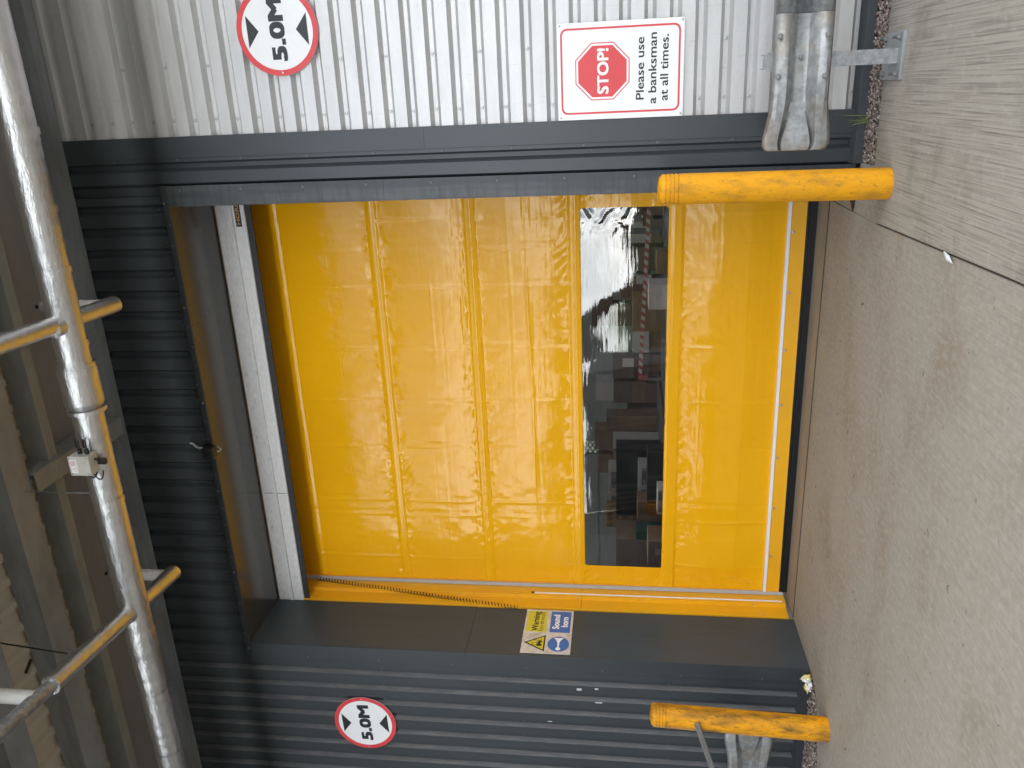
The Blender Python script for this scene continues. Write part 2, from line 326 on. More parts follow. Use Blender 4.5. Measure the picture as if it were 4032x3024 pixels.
_dg = None
def text_mesh(body, bold=0.0):
    cu = bpy.data.curves.new("t", 'FONT'); cu.body = body; cu.size = 1; cu.offset = bold; cu.resolution_u = 4
    o = bpy.data.objects.new("t", cu); col.objects.link(o)
    dg = bpy.context.evaluated_depsgraph_get(); dg.update()
    me = bpy.data.meshes.new_from_object(o.evaluated_get(dg)); bpy.data.objects.remove(o)
    return me
_capH = None
def lettering(name, body, u0, u1, v, cap, f, mat, parent, bold=0.0, d=0.0008):
    """flat letters fitted between u0 and u1 on baseline v with capital height cap; f(u,v,depth)->world"""
    global _capH
    if _capH is None:
        h = text_mesh("H"); _capH = max(p.co.y for p in h.vertices)
    me = text_mesh(body)
    xs = [p.co.x for p in me.vertices]; x0, x1 = min(xs), max(xs)
    pad = bold*cap; offs = [(0, 0)] if bold == 0 else [(-pad, -pad*.7), (pad, -pad*.7), (-pad, pad*.7), (pad, pad*.7), (0, 0)]
    su = (u1-u0-2*pad)/(x1-x0); sv = (cap-1.4*pad)/_capH
    V0 = [(p.co.x, p.co.y) for p in me.vertices]; F0 = [tuple(p.vertices) for p in me.polygons]; bpy.data.meshes.remove(me)
    m = MB()
    for k, (a, b) in enumerate(offs):
        m.add([f(u0+pad+(x-x0)*su+a, v+pad*.7+y*sv+b, d+.00025*k) for x, y in V0], F0)
    return m.build(name, mat, parent, recalc=False)
def circ(cu, cv, r, n=72): return [(cu+r*math.cos(2*math.pi*i/n), cv+r*math.sin(2*math.pi*i/n)) for i in range(n)]
def rrect(u0, u1, v0, v1, r, n=8):
    P = []
    for cu, cv, a in ((u1-r, v1-r, 0), (u0+r, v1-r, 90), (u0+r, v0+r, 180), (u1-r, v0+r, 270)):
        for i in range(n+1):
            q = R(a+90*i/n); P.append((cu+r*math.cos(q), cv+r*math.sin(q)))
    return P

# ---------------------------------------------------------------- ground
def sheet(name, poly, z, mat, kind='structure'):
    m = MB(); m.add([(x, y, z) for x, y in poly], [tuple(range(len(poly)))])
    return tag(m.build(name, mat), kind=kind)
sheet("ground", [(-400, -400), (400, -400), (400, 400), (-400, 400)], -0.06, m_yard)
# apron slab in front of the door and slab on the right: real slabs with a joint between
m = MB()
m.plate([(-9, -9.5), (3.985, -9.5), (4.005, -2.5), (3.94, -.50), (3.94, .735), (-.03, .735), (-.03, .0), (-.02, -.18), (-.12, -.30), (-.62, -.50), (-9, -.55)], lambda u, v, d: (u, v, d), -.055, 0.0)
tag(m.build("concrete_apron", m_conc, bevel=.006), kind='structure')
m = MB(); m.plate([(4.000, -9.5), (14, -9.5), (14, -.34), (4.30, -.365), (3.952, -.505), (4.018, -2.5)], lambda u, v, d: (u, v, d), -.055, 0.012)
tag(m.build("concrete_slab", m_slab, bevel=.008), kind='structure')
m = MB(); m.plate([(3.94, -.498), (4.29, -.352), (4.29, -.0), (4.13, .02), (4.13, .735), (3.945, .735)], lambda u, v, d: (u, v, d), -.055, -.001)
tag(m.build("concrete_infill", m_conc, bevel=.003), kind='structure')
m = MB(); m.box(-.02, 4.25, .745, .76, -.05, .001); tag(m.build("floor_joint", m_joint), kind='structure')
m = MB(); m.add([(-.06, .757, 0.0), (4.28, .757, 0.0), (4.28, 1.03, .026), (-.06, 1.03, .016), (-.06, 1.5, .012), (4.28, 1.5, .020)], [(0, 1, 2, 3), (3, 2, 5, 4)])
tag(m.build("door_threshold", m_sill), kind='structure')
m = MB(); m.box(-9, 12, 1.30, 14, -.05, .002); tag(m.build("warehouse_floor", m_ifloor), kind='structure')
sheet("gravel_bed", [(4.27, -.37), (9, -.36), (9, .02), (4.27, .02)], -.035, m_soil)
sheet("gravel_bed", [(-6, -.62), (-.60, -.52), (-.1, -.31), (-.01, -.18), (-.01, .02), (-6, .02)], -.035, m_soil)

def stones(name, pts, mat, smin, smax):
    ico = []; ph = (1+5**.5)/2
    base = np.array([(-1, ph, 0), (1, ph, 0), (-1, -ph, 0), (1, -ph, 0), (0, -1, ph), (0, 1, ph), (0, -1, -ph), (0, 1, -ph), (ph, 0, -1), (ph, 0, 1), (-ph, 0, -1), (-ph, 0, 1)])/1.9
    fc = [(0, 11, 5), (0, 5, 1), (0, 1, 7), (0, 7, 10), (0, 10, 11), (1, 5, 9), (5, 11, 4), (11, 10, 2), (10, 7, 6), (7, 1, 8), (3, 9, 4), (3, 4, 2), (3, 2, 6), (3, 6, 8), (3, 8, 9), (4, 9, 5), (2, 4, 11), (6, 2, 10), (8, 6, 7), (9, 8, 1)]
    V = []; F = []
    for i, (x, y, z) in enumerate(pts):
        s = smin+(smax-smin)*rng.random()**2
        v = base*(1+rng.normal(0, .14, (12, 1)))*np.array([1, .75+.3*rng.random(), .5+.25*rng.random()])*s
        a, b = rng.random()*6.3, rng.normal(0, .5)
        Rz = np.array([[math.cos(a), -math.sin(a), 0], [math.sin(a), math.cos(a), 0], [0, 0, 1]]); Rx = np.array([[1, 0, 0], [0, math.cos(b), -math.sin(b)], [0, math.sin(b), math.cos(b)]])
        V.append(v@(Rz@Rx).T+np.array([x, y, z])); F += [tuple(k+12*i for k in q) for q in fc]
    me = bpy.data.meshes.new(name); me.from_pydata(np.concatenate(V).tolist(), [], F)
    me.polygons.foreach_set('use_smooth', [True]*len(me.polygons))
    return link(name, me, mat)
pts = [(4.29+rng.random()*1.5, -.36+.33*rng.random(), -.03+.03*rng.random()) for _ in range(3600)]
tag(stones("gravel", pts, m_stone, .007, .016), "brown and white pea gravel between the silver wall and the right concrete slab", "gravel", kind='stuff')
pts = []
while len(pts) < 2600:
    x = -1.7+1.69*rng.random(); y = -.55+.53*rng.random()
    ylim = -.18 if x > -.1 else (-.31 if x > -.2 else -.31-(abs(x+.1))*.42)
    if y > max(ylim, -.56)+.01: pts.append((x, y, -.03+.03*rng.random()))
tag(stones("gravel", pts, m_stone, .008, .018), "dark brown gravel at the foot of the dark left wall", "gravel", kind='stuff')
pts = [(-3+9*rng.random(), -5+5.5*rng.random(), .004) for _ in range(70)]
tag(stones("scattered_grit", pts, m_stone, .003, .011), "small loose stones scattered over the concrete", "grit", kind='stuff')

# ---------------------------------------------------------------- warehouse building
WB = thing("warehouse_building", (2, .1, 0), "metal clad warehouse wall, dark grey around the yellow door and silver on the right", "building")
PITCH, DEP, SL = .170, .035, .0255
def rib_profile(s0, s1, c0, pitch=PITCH, trough=.032, sl=SL, dep=DEP):
    """outline (s, depth) of box-rib sheet between s0 and s1 with a trough centred at c0 + k*pitch"""
    k0 = math.floor((s0-c0)/pitch)-1; P = []
    k = k0
    def dep_at(s):
        q = ((s-c0+pitch/2) % pitch)-pitch/2; a = abs(q)
        if a <= trough/2: return dep
        if a <= trough/2+sl: return dep*(1-(a-trough/2)/sl)
        return 0.0
    br = []
    while c0+k*pitch < s1+pitch:
        c = c0+k*pitch; br += [c-trough/2-sl, c-trough/2, c+trough/2, c+trough/2+sl]; k += 1
    S = [s0]+[b for b in br if s0 < b < s1]+[s1]
    return [(s, dep_at(s)) for s in S]
def solid(o, t=.002):
    md = o.modifiers.new("thick", 'SOLIDIFY'); md.thickness = t; md.offset = 0; return o
# silver cladding (ribs run level) on the right
pr = rib_profile(.05, 6.4, 2.131, dep=.042)
silver = solid(MB().sweep(pr, 4.60, 9.0, lambda t, s, d: (t, .012+d, s)).build("silver_cladding", m_silver, WB, recalc=False))
k = -12
zc = [2.131+PITCH*k for k in range(-12, 23)]
for i, z in enumerate(zc):
    if .06 < z < 5.85: shared("screw", SCREW, (4.755+.0035*(i % 2), .012+.042-.002, z), silver)
for i, z in enumerate(zc[1::2]):
    if .06 < z < 5.6: shared("screw", SCREW, (5.135, .012+.042-.002, z), silver)
# lap joints in the silver sheets: raised sheet edges in two troughs
m = MB()
for z in (2.131, 3.151, 4.171): m.box(4.65, 9.0, .012+.042-.006, .012+.042-.003, z-.013, z-.0095)
m.build("sheet_lap", m_silver, silver)
# dark cladding (ribs run upright): left wall, over the door, right of the door
cL = -.237+.012-(.0255+.016)+.0
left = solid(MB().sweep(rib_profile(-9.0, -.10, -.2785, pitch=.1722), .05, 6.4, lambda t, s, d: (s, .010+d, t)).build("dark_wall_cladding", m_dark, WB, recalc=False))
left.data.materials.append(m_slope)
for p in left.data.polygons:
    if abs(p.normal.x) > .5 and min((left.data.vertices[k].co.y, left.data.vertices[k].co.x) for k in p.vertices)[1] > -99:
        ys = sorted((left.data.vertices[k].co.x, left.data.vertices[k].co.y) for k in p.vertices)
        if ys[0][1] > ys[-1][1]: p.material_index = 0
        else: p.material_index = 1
for p in left.data.polygons:                     # dust and painted sky sheen on the flanks that face right
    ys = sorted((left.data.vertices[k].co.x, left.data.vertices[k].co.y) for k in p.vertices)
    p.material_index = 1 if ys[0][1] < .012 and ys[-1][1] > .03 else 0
lint = solid(MB().sweep(rib_profile(-.135, 4.20, 2.896, pitch=.1722), 5.20, 6.4, lambda t, s, d: (s, .006+d, t)).build("lintel_cladding", m_dark, WB, recalc=False))
rprof = [(4.13, 0), (4.262, 0), (4.274, DEP), (4.274, DEP), (4.302, .0)] 
rprof = [(4.20, DEP), (4.274, DEP), (4.2995, 0), (4.384, 0), (4.4095, DEP), (4.442, DEP), (4.4675, 0), (4.60, 0)]
right = solid(MB().sweep(rprof, .055, 6.4, lambda t, s, d: (s, .008+d, t)).build("dark_jamb_cladding", m_dark, WB, recalc=False))
for j in range(25):
    x = 2.896+.1722*(j-16)
    if -.1 < x < 4.2: shared("screw", SCREWD, (x, .006+DEP-.002, 5.255+.006*((j*7) % 3)), lint)
    if -.1 < x < 4.15 and j % 2: shared("screw", SCREWD, (x+.086, .004, 5.235), lint)
for j in range(6):
    for z in (1.2, 2.55, 3.9, 5.25): shared("screw", SCREWD, (-.2785-.1722*j, .010+DEP-.003, z), left)
# dusty chips and stuck tape scraps on the left wall
for x, z, a, b in ((-.36, 2.02, .012, .022), (-.345, 1.86, .008, .016), (-.50, 1.84, .006, .03), (-.75, 2.3, .004, .02)): MB().box(x-a, x+a, .006, .0085, z-b, z+b).build("sticker_remnant", m_white2, left)
# trims
m = MB(); m.box(4.487, 4.644, -.002, .004, .05, 3.08); m.box(4.487, 4.644, -.004, .004, 3.078, 6.4); m.box(4.458, 4.487, .003, .0065, .05, 6.4); m.box(4.487, 4.4905, -.001, .008, .05, 6.4)
tr = m.build("corner_trim", m_dark, WB, bevel=.0015)
for j in range(11): shared("screw", SCREWD, (4.471, .003, .35+.52*j), tr)
m = MB(); m.box(4.122, 4.280, -.006, .002, .03, 3.42); m.box(4.122, 4.280, -.0085, .002, 3.418, 5.166); m.box(4.122, 4.130, .002, .71, .03, 5.166)
jc = m.build("jamb_cover", m_darkdust, WB, bevel=.0015)
for j in range(10): shared("screw", SCREWD, (4.245, -.007, .55+.5*j), jc)
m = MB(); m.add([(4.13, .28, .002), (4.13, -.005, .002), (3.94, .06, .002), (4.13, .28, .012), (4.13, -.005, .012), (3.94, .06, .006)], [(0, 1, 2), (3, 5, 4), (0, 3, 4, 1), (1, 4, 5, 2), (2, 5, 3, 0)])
m.build("ground_wedge", m_rubber, WB)  # dark flat wedge on the ground next to the jamb
m = MB(); m.box(-.145, .0, -.005, .002, .05, 3.066); m.box(-.145, .0, -.0075, .002, 3.063, 5.16)
lt = m.build("jamb_trim", m_dark, WB, bevel=.0015)
for j in range(7): shared("screw", SCREWD, (-.13, -.006, .4+.7*j), lt)
m = MB(); m.box(-.005, .0, .002, .70, .0, 3.064); m.box(-.005, .003, .002, .70, 3.066, 5.163)
lin = m.build("jamb_lining", m_jamb, WB)
for j in range(6): shared("screw", SCREWD, (.002, .06+.115*j, 3.085), lin, (0, 0, R(90)))
m = MB(); m.box(0, 4.125, .0, .705, 5.163, 5.175)
sf = m.build("soffit_lining", m_soffit, WB)
for x, y in ((3.6, .38), (2.5, .36), (1.35, .40), (1.0, .60), (3.0, .62)): shared("screw", SCREWD, (x, y, 5.163), sf, (R(-90), 0, 0))
m = MB(); m.box(-.15, 4.285, -.012, -.004, 5.160, 5.212); m.box(-.15, 4.285, -.004, .01, 5.160, 5.1625)
lf = m.build("lintel_flashing", m_dark, WB, bevel=.0015)
for j in range(26): shared("screw", SCREWS if j % 5 == 0 else SCREWD, (-.05+.168*j, -.012, 5.188+.008*((j*5) % 3-1)), lf)
m = MB()
for x0, x1 in ((4.285, 9.0), (-9.0, -.003)):
    pf = [(.03, .085), (-.035, .055), (-.038, -.005), (.03, -.005)]
    m.sweep(pf, x0, x1, lambda t, y, z: (t, y, z)); m.add([(x1 if x1 < 0 else x0, y, z) for y, z in pf], [(0, 1, 2, 3)])
m.build("base_flashing", m_dark, WB, bevel=.002)
# building mass behind the sheets, inner walls, roof with slots added to let light into the interior
m = MB(); m.box(-9, -.03, .06, .30, -.05, 7.2); m.box(4.30, 12, .06, .30, -.05, 7.2); m.box(-.03, 4.30, .06, .69, 5.19, 7.2)
m.box(-.2, -.03, .30, 1.3, -.05, 7.2); m.box(4.34, 4.5, .30, 1.3, -.05, 7.2); m.box(-.03, 4.34, 1.22, 1.30, 5.25, 7.2); m.box(-.03, 4.34, .69, 1.3, 5.25, 5.3)
m.build("wall_core", m_iwall, WB)
m = MB(); m.box(-9, -8.8, .3, 14, -.05, 7.2); m.box(11.8, 12, .3, 14, -.05, 7.2)
m.box(-9, -2.16, 9.0, 9.12, -.05, 7.2); m.box(-1.88, 12, 9.0, 9.12, -.05, 7.2); m.box(-2.16, -1.88, 9.0, 9.12, -.05, 1.80); m.box(-2.16, -1.88, 9.0, 9.12, 2.42, 7.2)
for i in range(14): m.box(-8.8, -2.16, 8.985, 8.999, .9+.4*i, .93+.4*i)
m.build("inner_wall", m_iwall, WB)
m = MB()
for i in range(6): m.obox((-2.02, 8.98, 1.85+.1*i), (.82, 0, .57), (0, 1, 0), (-.57, 0, .82), .16, .006, .011); m.obox((-2.02, 8.97, 1.85+.1*i), (.82, 0, -.57), (0, 1, 0), (.57, 0, .82), .16, .006, .011)
m.build("window_lattice", m_rack, WB)
MB().box(-2.16, -1.88, 9.05, 9.055, 1.80, 2.42).build("frosted_glazing", m_frost, WB)
m = MB(); m.box(-9, 12, .06, 2.6, 7.2, 7.3); m.box(-9, 12, 3.5, 6.4, 7.2, 7.3); m.box(-9, 12, 7.3, 14, 7.2, 7.3)
m.build("roof", m_galvd, WB)

# ---------------------------------------------------------------- canopy over the loading bay
CN = thing("loading_canopy", (2, -3.5, 6), "dark steel canopy roof with galvanised purlins above the pipes", "canopy")
XA, XB = -9.0, 9.5
pf = rib_profile(XA, XB, 0.0, pitch=.20, trough=.05, sl=.025, dep=.035)
solid(MB().sweep(pf, -2.96, .02, lambda t, s, d: (s, t, 6.172-d*.9)).build("roof_liner", m_liner, CN, recalc=False))
m = MB(); m.box(XA, XB, -3.1, .05, 6.30, 6.36); m.build("roof_sheet", m_galvd, CN)
def zed(y0, y1, web_y, z0, z1, name="purlin", mat=m_galvd, lip=None):
    m = MB(); m.box(XA, XB, min(y0, y1), max(y0, y1), z0, z0+.004)
    s = .004 if web_y <= min(y0, y1)+.001 else -.004
    m.box(XA, XB, min(web_y, web_y+s)-.0005, max(web_y, web_y+s)+.0005, z0+.004, z1)
    if lip is not None: m.box(XA, XB, lip-.002, lip+.002, z0+.004, z0+.028)
    return m.build(name, mat, CN)
zed(-.10, -.001, -.10, 5.95, 6.145, lip=None)
MB().box(XA, XB, -.862, -.11, 6.118, 6.130).build("soffit_board", m_board, CN)
m = MB(); m.box(XA, XB, -.1045, -.1, 6.05, 6.056); m.build("purlin_rib", m_galvd, CN)
zed(-.965, -.87, -.965, 5.955, 6.145, mat=m_flange)
zed(-1.43, -1.205, -1.43, 5.95, 6.142, lip=-1.205)
zed(-2.07, -1.85, -2.07, 5.95, 6.142, lip=-1.85)
zed(-2.80, -2.60, -2.80, 5.95, 6.142, lip=-2.60)
# brace between the first and third purlin
m = MB(); m.box(2.215, 2.365, -1.19, -.09, 5.915, 5.925); m.box(2.36, 2.37, -1.2, -.09, 5.925, 6.112); m.box(2.235, 2.36, -1.2, -.09, 6.102, 6.112)
m.build("rafter_brace", m_flange, CN, bevel=.002)
m = MB(); m.box(2.37, 2.376, -1.3, -1.0, 5.99, 6.12); m.build("cleat_plate", m_galvd, CN)
m = MB(); m.box(1.62, 1.80, -1.97, -1.94, 5.80, 5.95); m.build("cleat_plate", m_flange, CN)
MB().tube([(1.43, -1.98, 5.34), (1.34, -1.80, 6.0)], .006, 6).build("hanger_rod", m_cable, CN)
MB().tube([(.70, -.95, 6.0), (.72, -1.19, 5.97)], .006, 6).build("hanger_rod", m_cable, CN)
MB().tube([(1.05, -1.62, 5.98), (1.04, -1.74, 5.93)], .012, 6).build("cable_end", m_cable, CN)
m = MB(); m.tube([(2.27, -1.28, 5.40), (2.27, -1.28, 6.14)], .005, 6); m.build("drop_rod", m_galv, CN)
m = MB(); m.box(XA, XB, -3.08, -2.98, 5.68, 6.55); m.build("fascia", m_dark, CN)
for x in (-5.8, 9.2):
    m = MB(); m.box(x-.11, x+.11, -2.95, -2.935, 0, 6.0); m.box(x-.11, x+.11, -2.745, -2.73, 0, 6.0); m.box(x-.006, x+.006, -2.935, -2.745, 0, 6.0); m.build("column", m_dark, CN)
# faint stamped mill marks on the olive flange
for t_, u0, u1 in (("2321", 2.62, 2.30), ("NZ", 2.20, 2.06), ("A1E", 1.96, 1.72), ("60026", 1.62, 1.26)):
    lettering("mill_mark", t_, u0, u1, -.945, .045, lambda u, v, d: (u, v, 5.9545), m_galvd, CN)

# ---------------------------------------------------------------- foil lagged pipework
PW = thing("lagged_pipework", (2.5, -1.28, 5.3), "silver foil lagged sprinkler pipes slung under the canopy", "pipework")
def pipe(name, a, b, r, parent, n=40, step=.03, wob=.0018, bulges=()):
    a, b = Vector(a), Vector(b); Ln = (b-a).length; k = max(2, int(Ln/step)); P = []; Rr = []
    for i in range(k+1):
        t = i/k; P.append(a.lerp(b, t)); rr = r+wob*math.sin(i*1.7+.4*math.sin(i*.31))*.5+random.uniform(-wob, wob)*.6
        for (c, hw, add) in bulges:
            q = abs(t*Ln-c)/hw
            if q < 1: rr += add*(1 if q < .8 else (1-q)/.2)
        Rr.append(rr)
    return MB().tube(P, Rr, n).build(name, m_foil, parent, smooth=True, ang=60)
mp_ = pipe("main_pipe", (9.3, -1.30, 5.30), (-4.5, -1.268, 5.30), .104, PW, bulges=((9.3-3.10, .16, .022), (9.3-1.0, .1, .004)))
for x in (5.72, 4.78, 4.31, 3.92, 3.42, 2.25, 1.62, 1.05, .55, -.05, -.6): MB().tube([(x, -1.28, 5.30), (x-.045, -1.28, 5.30)], .1075, 36, cap=False).build("foil_tape", m_foil, mp_, smooth=True)
for x in (3.26, 2.94): MB().tube([(x, -1.28, 5.30), (x-.03, -1.28, 5.30)], .1275 if x < 3.2 else .117, 36, cap=False).build("foil_tape", m_foil, mp_, smooth=True)
b1 = pipe("branch_pipe", (3.72, -5.2, 5.30), (3.528, -.735, 5.30), .060, PW, n=28)
b2 = pipe("branch_pipe", (1.372, -2.21, 5.30), (1.25, -.72, 5.30), .062, PW, n=28)
MB().tube([(1.62, -5.4, 5.30), (1.372, -2.20, 5.30)], .048, 24).build("bare_pipe", m_galv, b2, smooth=True)
MB().tube([(1.3735, -2.225, 5.30), (1.371, -2.195, 5.30)], [.066, .064], 24).build("sleeve_collar", m_foil, b2, smooth=True)
for (x, y, z1, par) in ((3.532, -.80, 5.83, b1), (1.252, -.775, 5.83, b2), (1.395, -2.36, 6.02, b2)):
    r_ = MB().tube([(x, y, 5.30), (x, y, z1-.03), (x, y, z1)], [.046, .046, .036], 20).build("riser", m_dull, par, smooth=True)
    MB().tube([(x, y, z1), (x, y, z1+.045)], [.02, .014], 12).build("sprinkler_head", m_cable, r_)
for (x, y) in ((3.545, -1.40), (1.305, -1.40)):
    MB().tube([(x, y-.03, 5.3), (x, y+.03, 5.3)], [.064, .074], 24).build("foil_joint", m_foil, PW, smooth=True)

JB = thing("junction_box", (2.58, -1.42, 5.30), "cream junction box with cable loops strapped to the foil lagged pipe", "junction box")
F_ = lambda u, v, d: (u, -1.475-d, v)
MB().box(2.515, 2.655, -1.475, -1.385, 5.225, 5.375).build("box_body", m_boxp, JB, bevel=.006)
MB().box(2.513, 2.657, -1.487, -1.477, 5.223, 5.377).build("lid", m_boxp, JB, bevel=.004)
for x in (2.526, 2.644):
    for z in (5.236, 5.364): shared("screw", SCREWS, (x, -1.486, z), JB)
lb = MB().box(2.535, 2.635, -1.489, -1.4875, 5.315, 5.362).build("warning_label", m_inkw, JB)
m = MB()
m.ring([(2.545, 5.322), (2.581, 5.322), (2.563, 5.354)], [(2.550, 5.325), (2.576, 5.325), (2.563, 5.348)], lambda u, v, d: (u, -1.489-d, v), 0, .0006)
for j in range(4): m.box(2.590, 2.628-.004*(j % 2), -1.4898, -1.489, 5.325+.009*j, 5.330+.009*j)
m.build("label_print", m_pink, lb)
for z in (5.262, 5.315): MB().tube([(2.655, -1.43, z), (2.69, -1.43, z)], .015, 12).build("cable_gland", m_blk, JB, smooth=True)
for z, h in ((5.262, .07), (5.315, .075)):
    MB().tube([(2.69+h*math.sin(q)*.9, -1.43+.02*(q/3.14), z-.0+.03*(1-math.cos(q))*.5) for q in np.linspace(0, math.pi, 14)], .006, 8).build("cable_loop", m_cable, JB, smooth=True)
for x_, h in ((2.50, .05), (2.50, .062)):
    MB().tube([(x_+.01-h*math.sin(q), -1.42+.01*q, 5.285-(.03 if h > .055 else -.02)-.05*(1-math.cos(q))*.5) for q in np.linspace(0, math.pi, 14)], .005, 8).build("cable_loop", m_cable, JB, smooth=True)
MB().tube([(2.61, -1.42, 5.225), (2.61, -1.42, 5.19)], .009, 8).build("cable_stub", m_cable, JB, smooth=True)
MB().box(2.56, 2.60, -1.40, -1.37, 5.17, 5.43).build("mounting_bracket", m_blk, JB)

# ---------------------------------------------------------------- rapid roll door
RD = thing("roller_door", (2.1, 1.05, 0), "yellow PVC rapid roller door with a clear window strip", "door")
YC = 1.05
SEAMS = [(3.867, .042), (2.978, .046), (2.049, .050), (1.172, .058)]
WX0, WX1, WZ0, WZ1 = .300, 3.880, 1.238, 1.998
def curtain():
    X0, X1, Z0, Z1 = .075, 4.32, .245, 5.12
    xs = np.arange(X0, X1+1e-6, .0115); zs = np.arange(Z0, Z1+1e-6, .0105)
    xs = np.sort(np.append(xs, [WX0, WX1])); zs = np.sort(np.append(zs, [WZ0, WZ1]))
    Xg, Zg = np.meshgrid(xs, zs); H = np.zeros_like(Xg)
    # panel bellies between the stiffening seams
    def belly(z0, z1, B, skew=1.0):
        t = np.clip((Zg-z0)/(z1-z0), 0, 1); return B*np.sin(math.pi*t**skew)
    edge = np.clip((Xg-X0)/.30, 0, 1)*np.clip((X1-Xg)/.30, 0, 1); edge = edge*edge*(3-2*edge)
    low = np.clip((1.115-Zg)/.285, 0, 1); low = low-.06*np.exp(-((Zg-.83)/.03)**2); low = .036*low*np.clip((Zg-.245)/.30, 0, 1)
    H += (low+belly(2.10, 2.93, .012)+belly(3.02, 3.82, .014)+belly(3.91, 4.78, .012))*edge
    H += np.where((Zg > 1.2) & (Zg < 2.02), -.012*(Zg-1.2)/.8, 0)+np.where(Zg >= 2.02, -.012, 0)
    def smooth_noise(nx, nz, seed):
        r = np.random.default_rng(seed).normal(0, 1, (nz+3, nx+3))
        fx = (Xg-X0)/(X1-X0)*nx; fz = (Zg-Z0)/(Z1-Z0)*nz
        ix = np.floor(fx).astype(int); iz = np.floor(fz).astype(int); tx = fx-ix; tz = fz-iz
        tx = tx*tx*(3-2*tx); tz = tz*tz*(3-2*tz)
        ix = np.clip(ix, 0, nx); iz = np.clip(iz, 0, nz)
        return (r[iz, ix]*(1-tx)+r[iz, ix+1]*tx)*(1-tz)+(r[iz+1, ix]*(1-tx)+r[iz+1, ix+1]*tx)*tz
    H += .0026*smooth_noise(9, 12, 1)+.0012*smooth_noise(30, 30, 2)+.0004*smooth_noise(90, 60, 3)
    # roll marks (level lines) and set-in upright creases
    r = np.random.default_rng(5)
    for _ in range(44):
        zc = r.uniform(.3, 3.75); wd = r.uniform(.006, .014); am = r.uniform(.0005, .0017)*r.choice([-1, 1])
        H += am*np.exp(-((Zg-zc-.01*np.sin(Xg*r.uniform(.5, 2)+r.uniform(0, 6)))/wd)**2)*np.clip(.35+.65*smooth_noise(6, 2, int(r.integers(1e6))), 0, 1.5)
    for xc in (.34, .84, 1.00, 1.60, 2.09, 2.62, 3.21, 3.55, 3.82):
        H += .0038*np.exp(-((Xg-xc-.004*np.sin(Zg*3+xc))/.013)**2)*np.clip(.55+.6*smooth_noise(2, 14, int(xc*1000)), 0, 1.4)
        H -= .0030*np.exp(-((Xg-xc-.03)/.022)**2)*np.clip(.4+.6*smooth_noise(2, 9, int(xc*977)), 0, 1.4)
    # puckers beside the seams
    pk = smooth_noise(70, 70, 11)+.7*smooth_noise(120, 90, 12)
    diag = np.sin((Xg*1.0+Zg*.9)*62+2.2*smooth_noise(24, 30, 13))
    for zc, hw in SEAMS:
        for sgn in (1, -1):
            dz = sgn*(Zg-zc)-hw; a = np.where(dz > 0, np.exp(-dz/.055), 0)
            H += (.0032*pk+.0022*diag*np.clip(smooth_noise(10, 8, 14)+.2, 0, 1.3))*a
    H += .0016*np.clip(smooth_noise(26, 60, 21), -.3, 2)*np.sin((Xg*.55-Zg)*40+2*smooth_noise(20, 30, 22))*np.exp(-((Zg-.75)/.28)**2)
    # seam pockets: flat raised bands
    for zc, hw in SEAMS:
        band = 1/(1+np.exp(-(hw-np.abs(Zg-zc))/.0028))
        H = H*(1-band)+band*(.0105+np.where(Zg < 2.02, -.012*np.clip((Zg-1.2)/.8, 0, 1), -.012)*1.0)
        if 1.3 < zc < 3.5:
            H += .004*np.exp(-((Zg-zc+.006)/.012)**2)*(1+.35*np.sin(Xg*48+3*np.sin(Xg*5)))
        else:
            H += .0026*np.exp(-((Zg-zc-.012)/.006)**2)
    # flat clean margin round the window
    fx = np.maximum(np.maximum(WX0-Xg, Xg-WX1), 0); fz = np.maximum(np.maximum(WZ0-Zg, Zg-WZ1), 0); dd = np.sqrt(fx**2+fz**2)
    # rolled round the drum at the top
    tt = np.clip((Zg-4.78)/.34, 0, 1); H -= .10*tt*tt
    H += .008*np.exp(-((Zg-4.785)/.02)**2)
    Yg = YC-H
    nz, nx = Xg.shape
    V = np.stack([Xg, Yg, Zg], -1).reshape(-1, 3)
    xm = (xs[:-1]+xs[1:])/2; zm = (zs[:-1]+zs[1:])/2
    XM, ZM = np.meshgrid(xm, zm)
    qx = np.maximum(np.maximum(WX0+.03-XM, XM-WX1+.03), 0); qz = np.maximum(np.maximum(WZ0+.03-ZM, ZM-WZ1+.03), 0)
    hole = (np.hypot(qx, qz) < .03)
    idx = np.arange(nz*nx).reshape(nz, nx)
    a = idx[:-1, :-1][~hole]; b = idx[:-1, 1:][~hole]; c = idx[1:, 1:][~hole]; d = idx[1:, :-1][~hole]
    F = np.stack([a, b, c, d], -1)
    me = bpy.data.meshes.new("curtain")
    me.vertices.add(len(V)); me.vertices.foreach_set('co', V.ravel())
    me.loops.add(F.size); me.loops.foreach_set('vertex_index', F.ravel().astype(np.int32))
    me.polygons.add(len(F)); me.polygons.foreach_set('loop_start', np.arange(0, F.size, 4, dtype=np.int32))
    me.polygons.foreach_set('use_smooth', np.ones(len(F), dtype=bool))
    me.update(calc_edges=True); me.validate()
    o = link("curtain", me, m_pvc, RD); return o
cur = curtain()
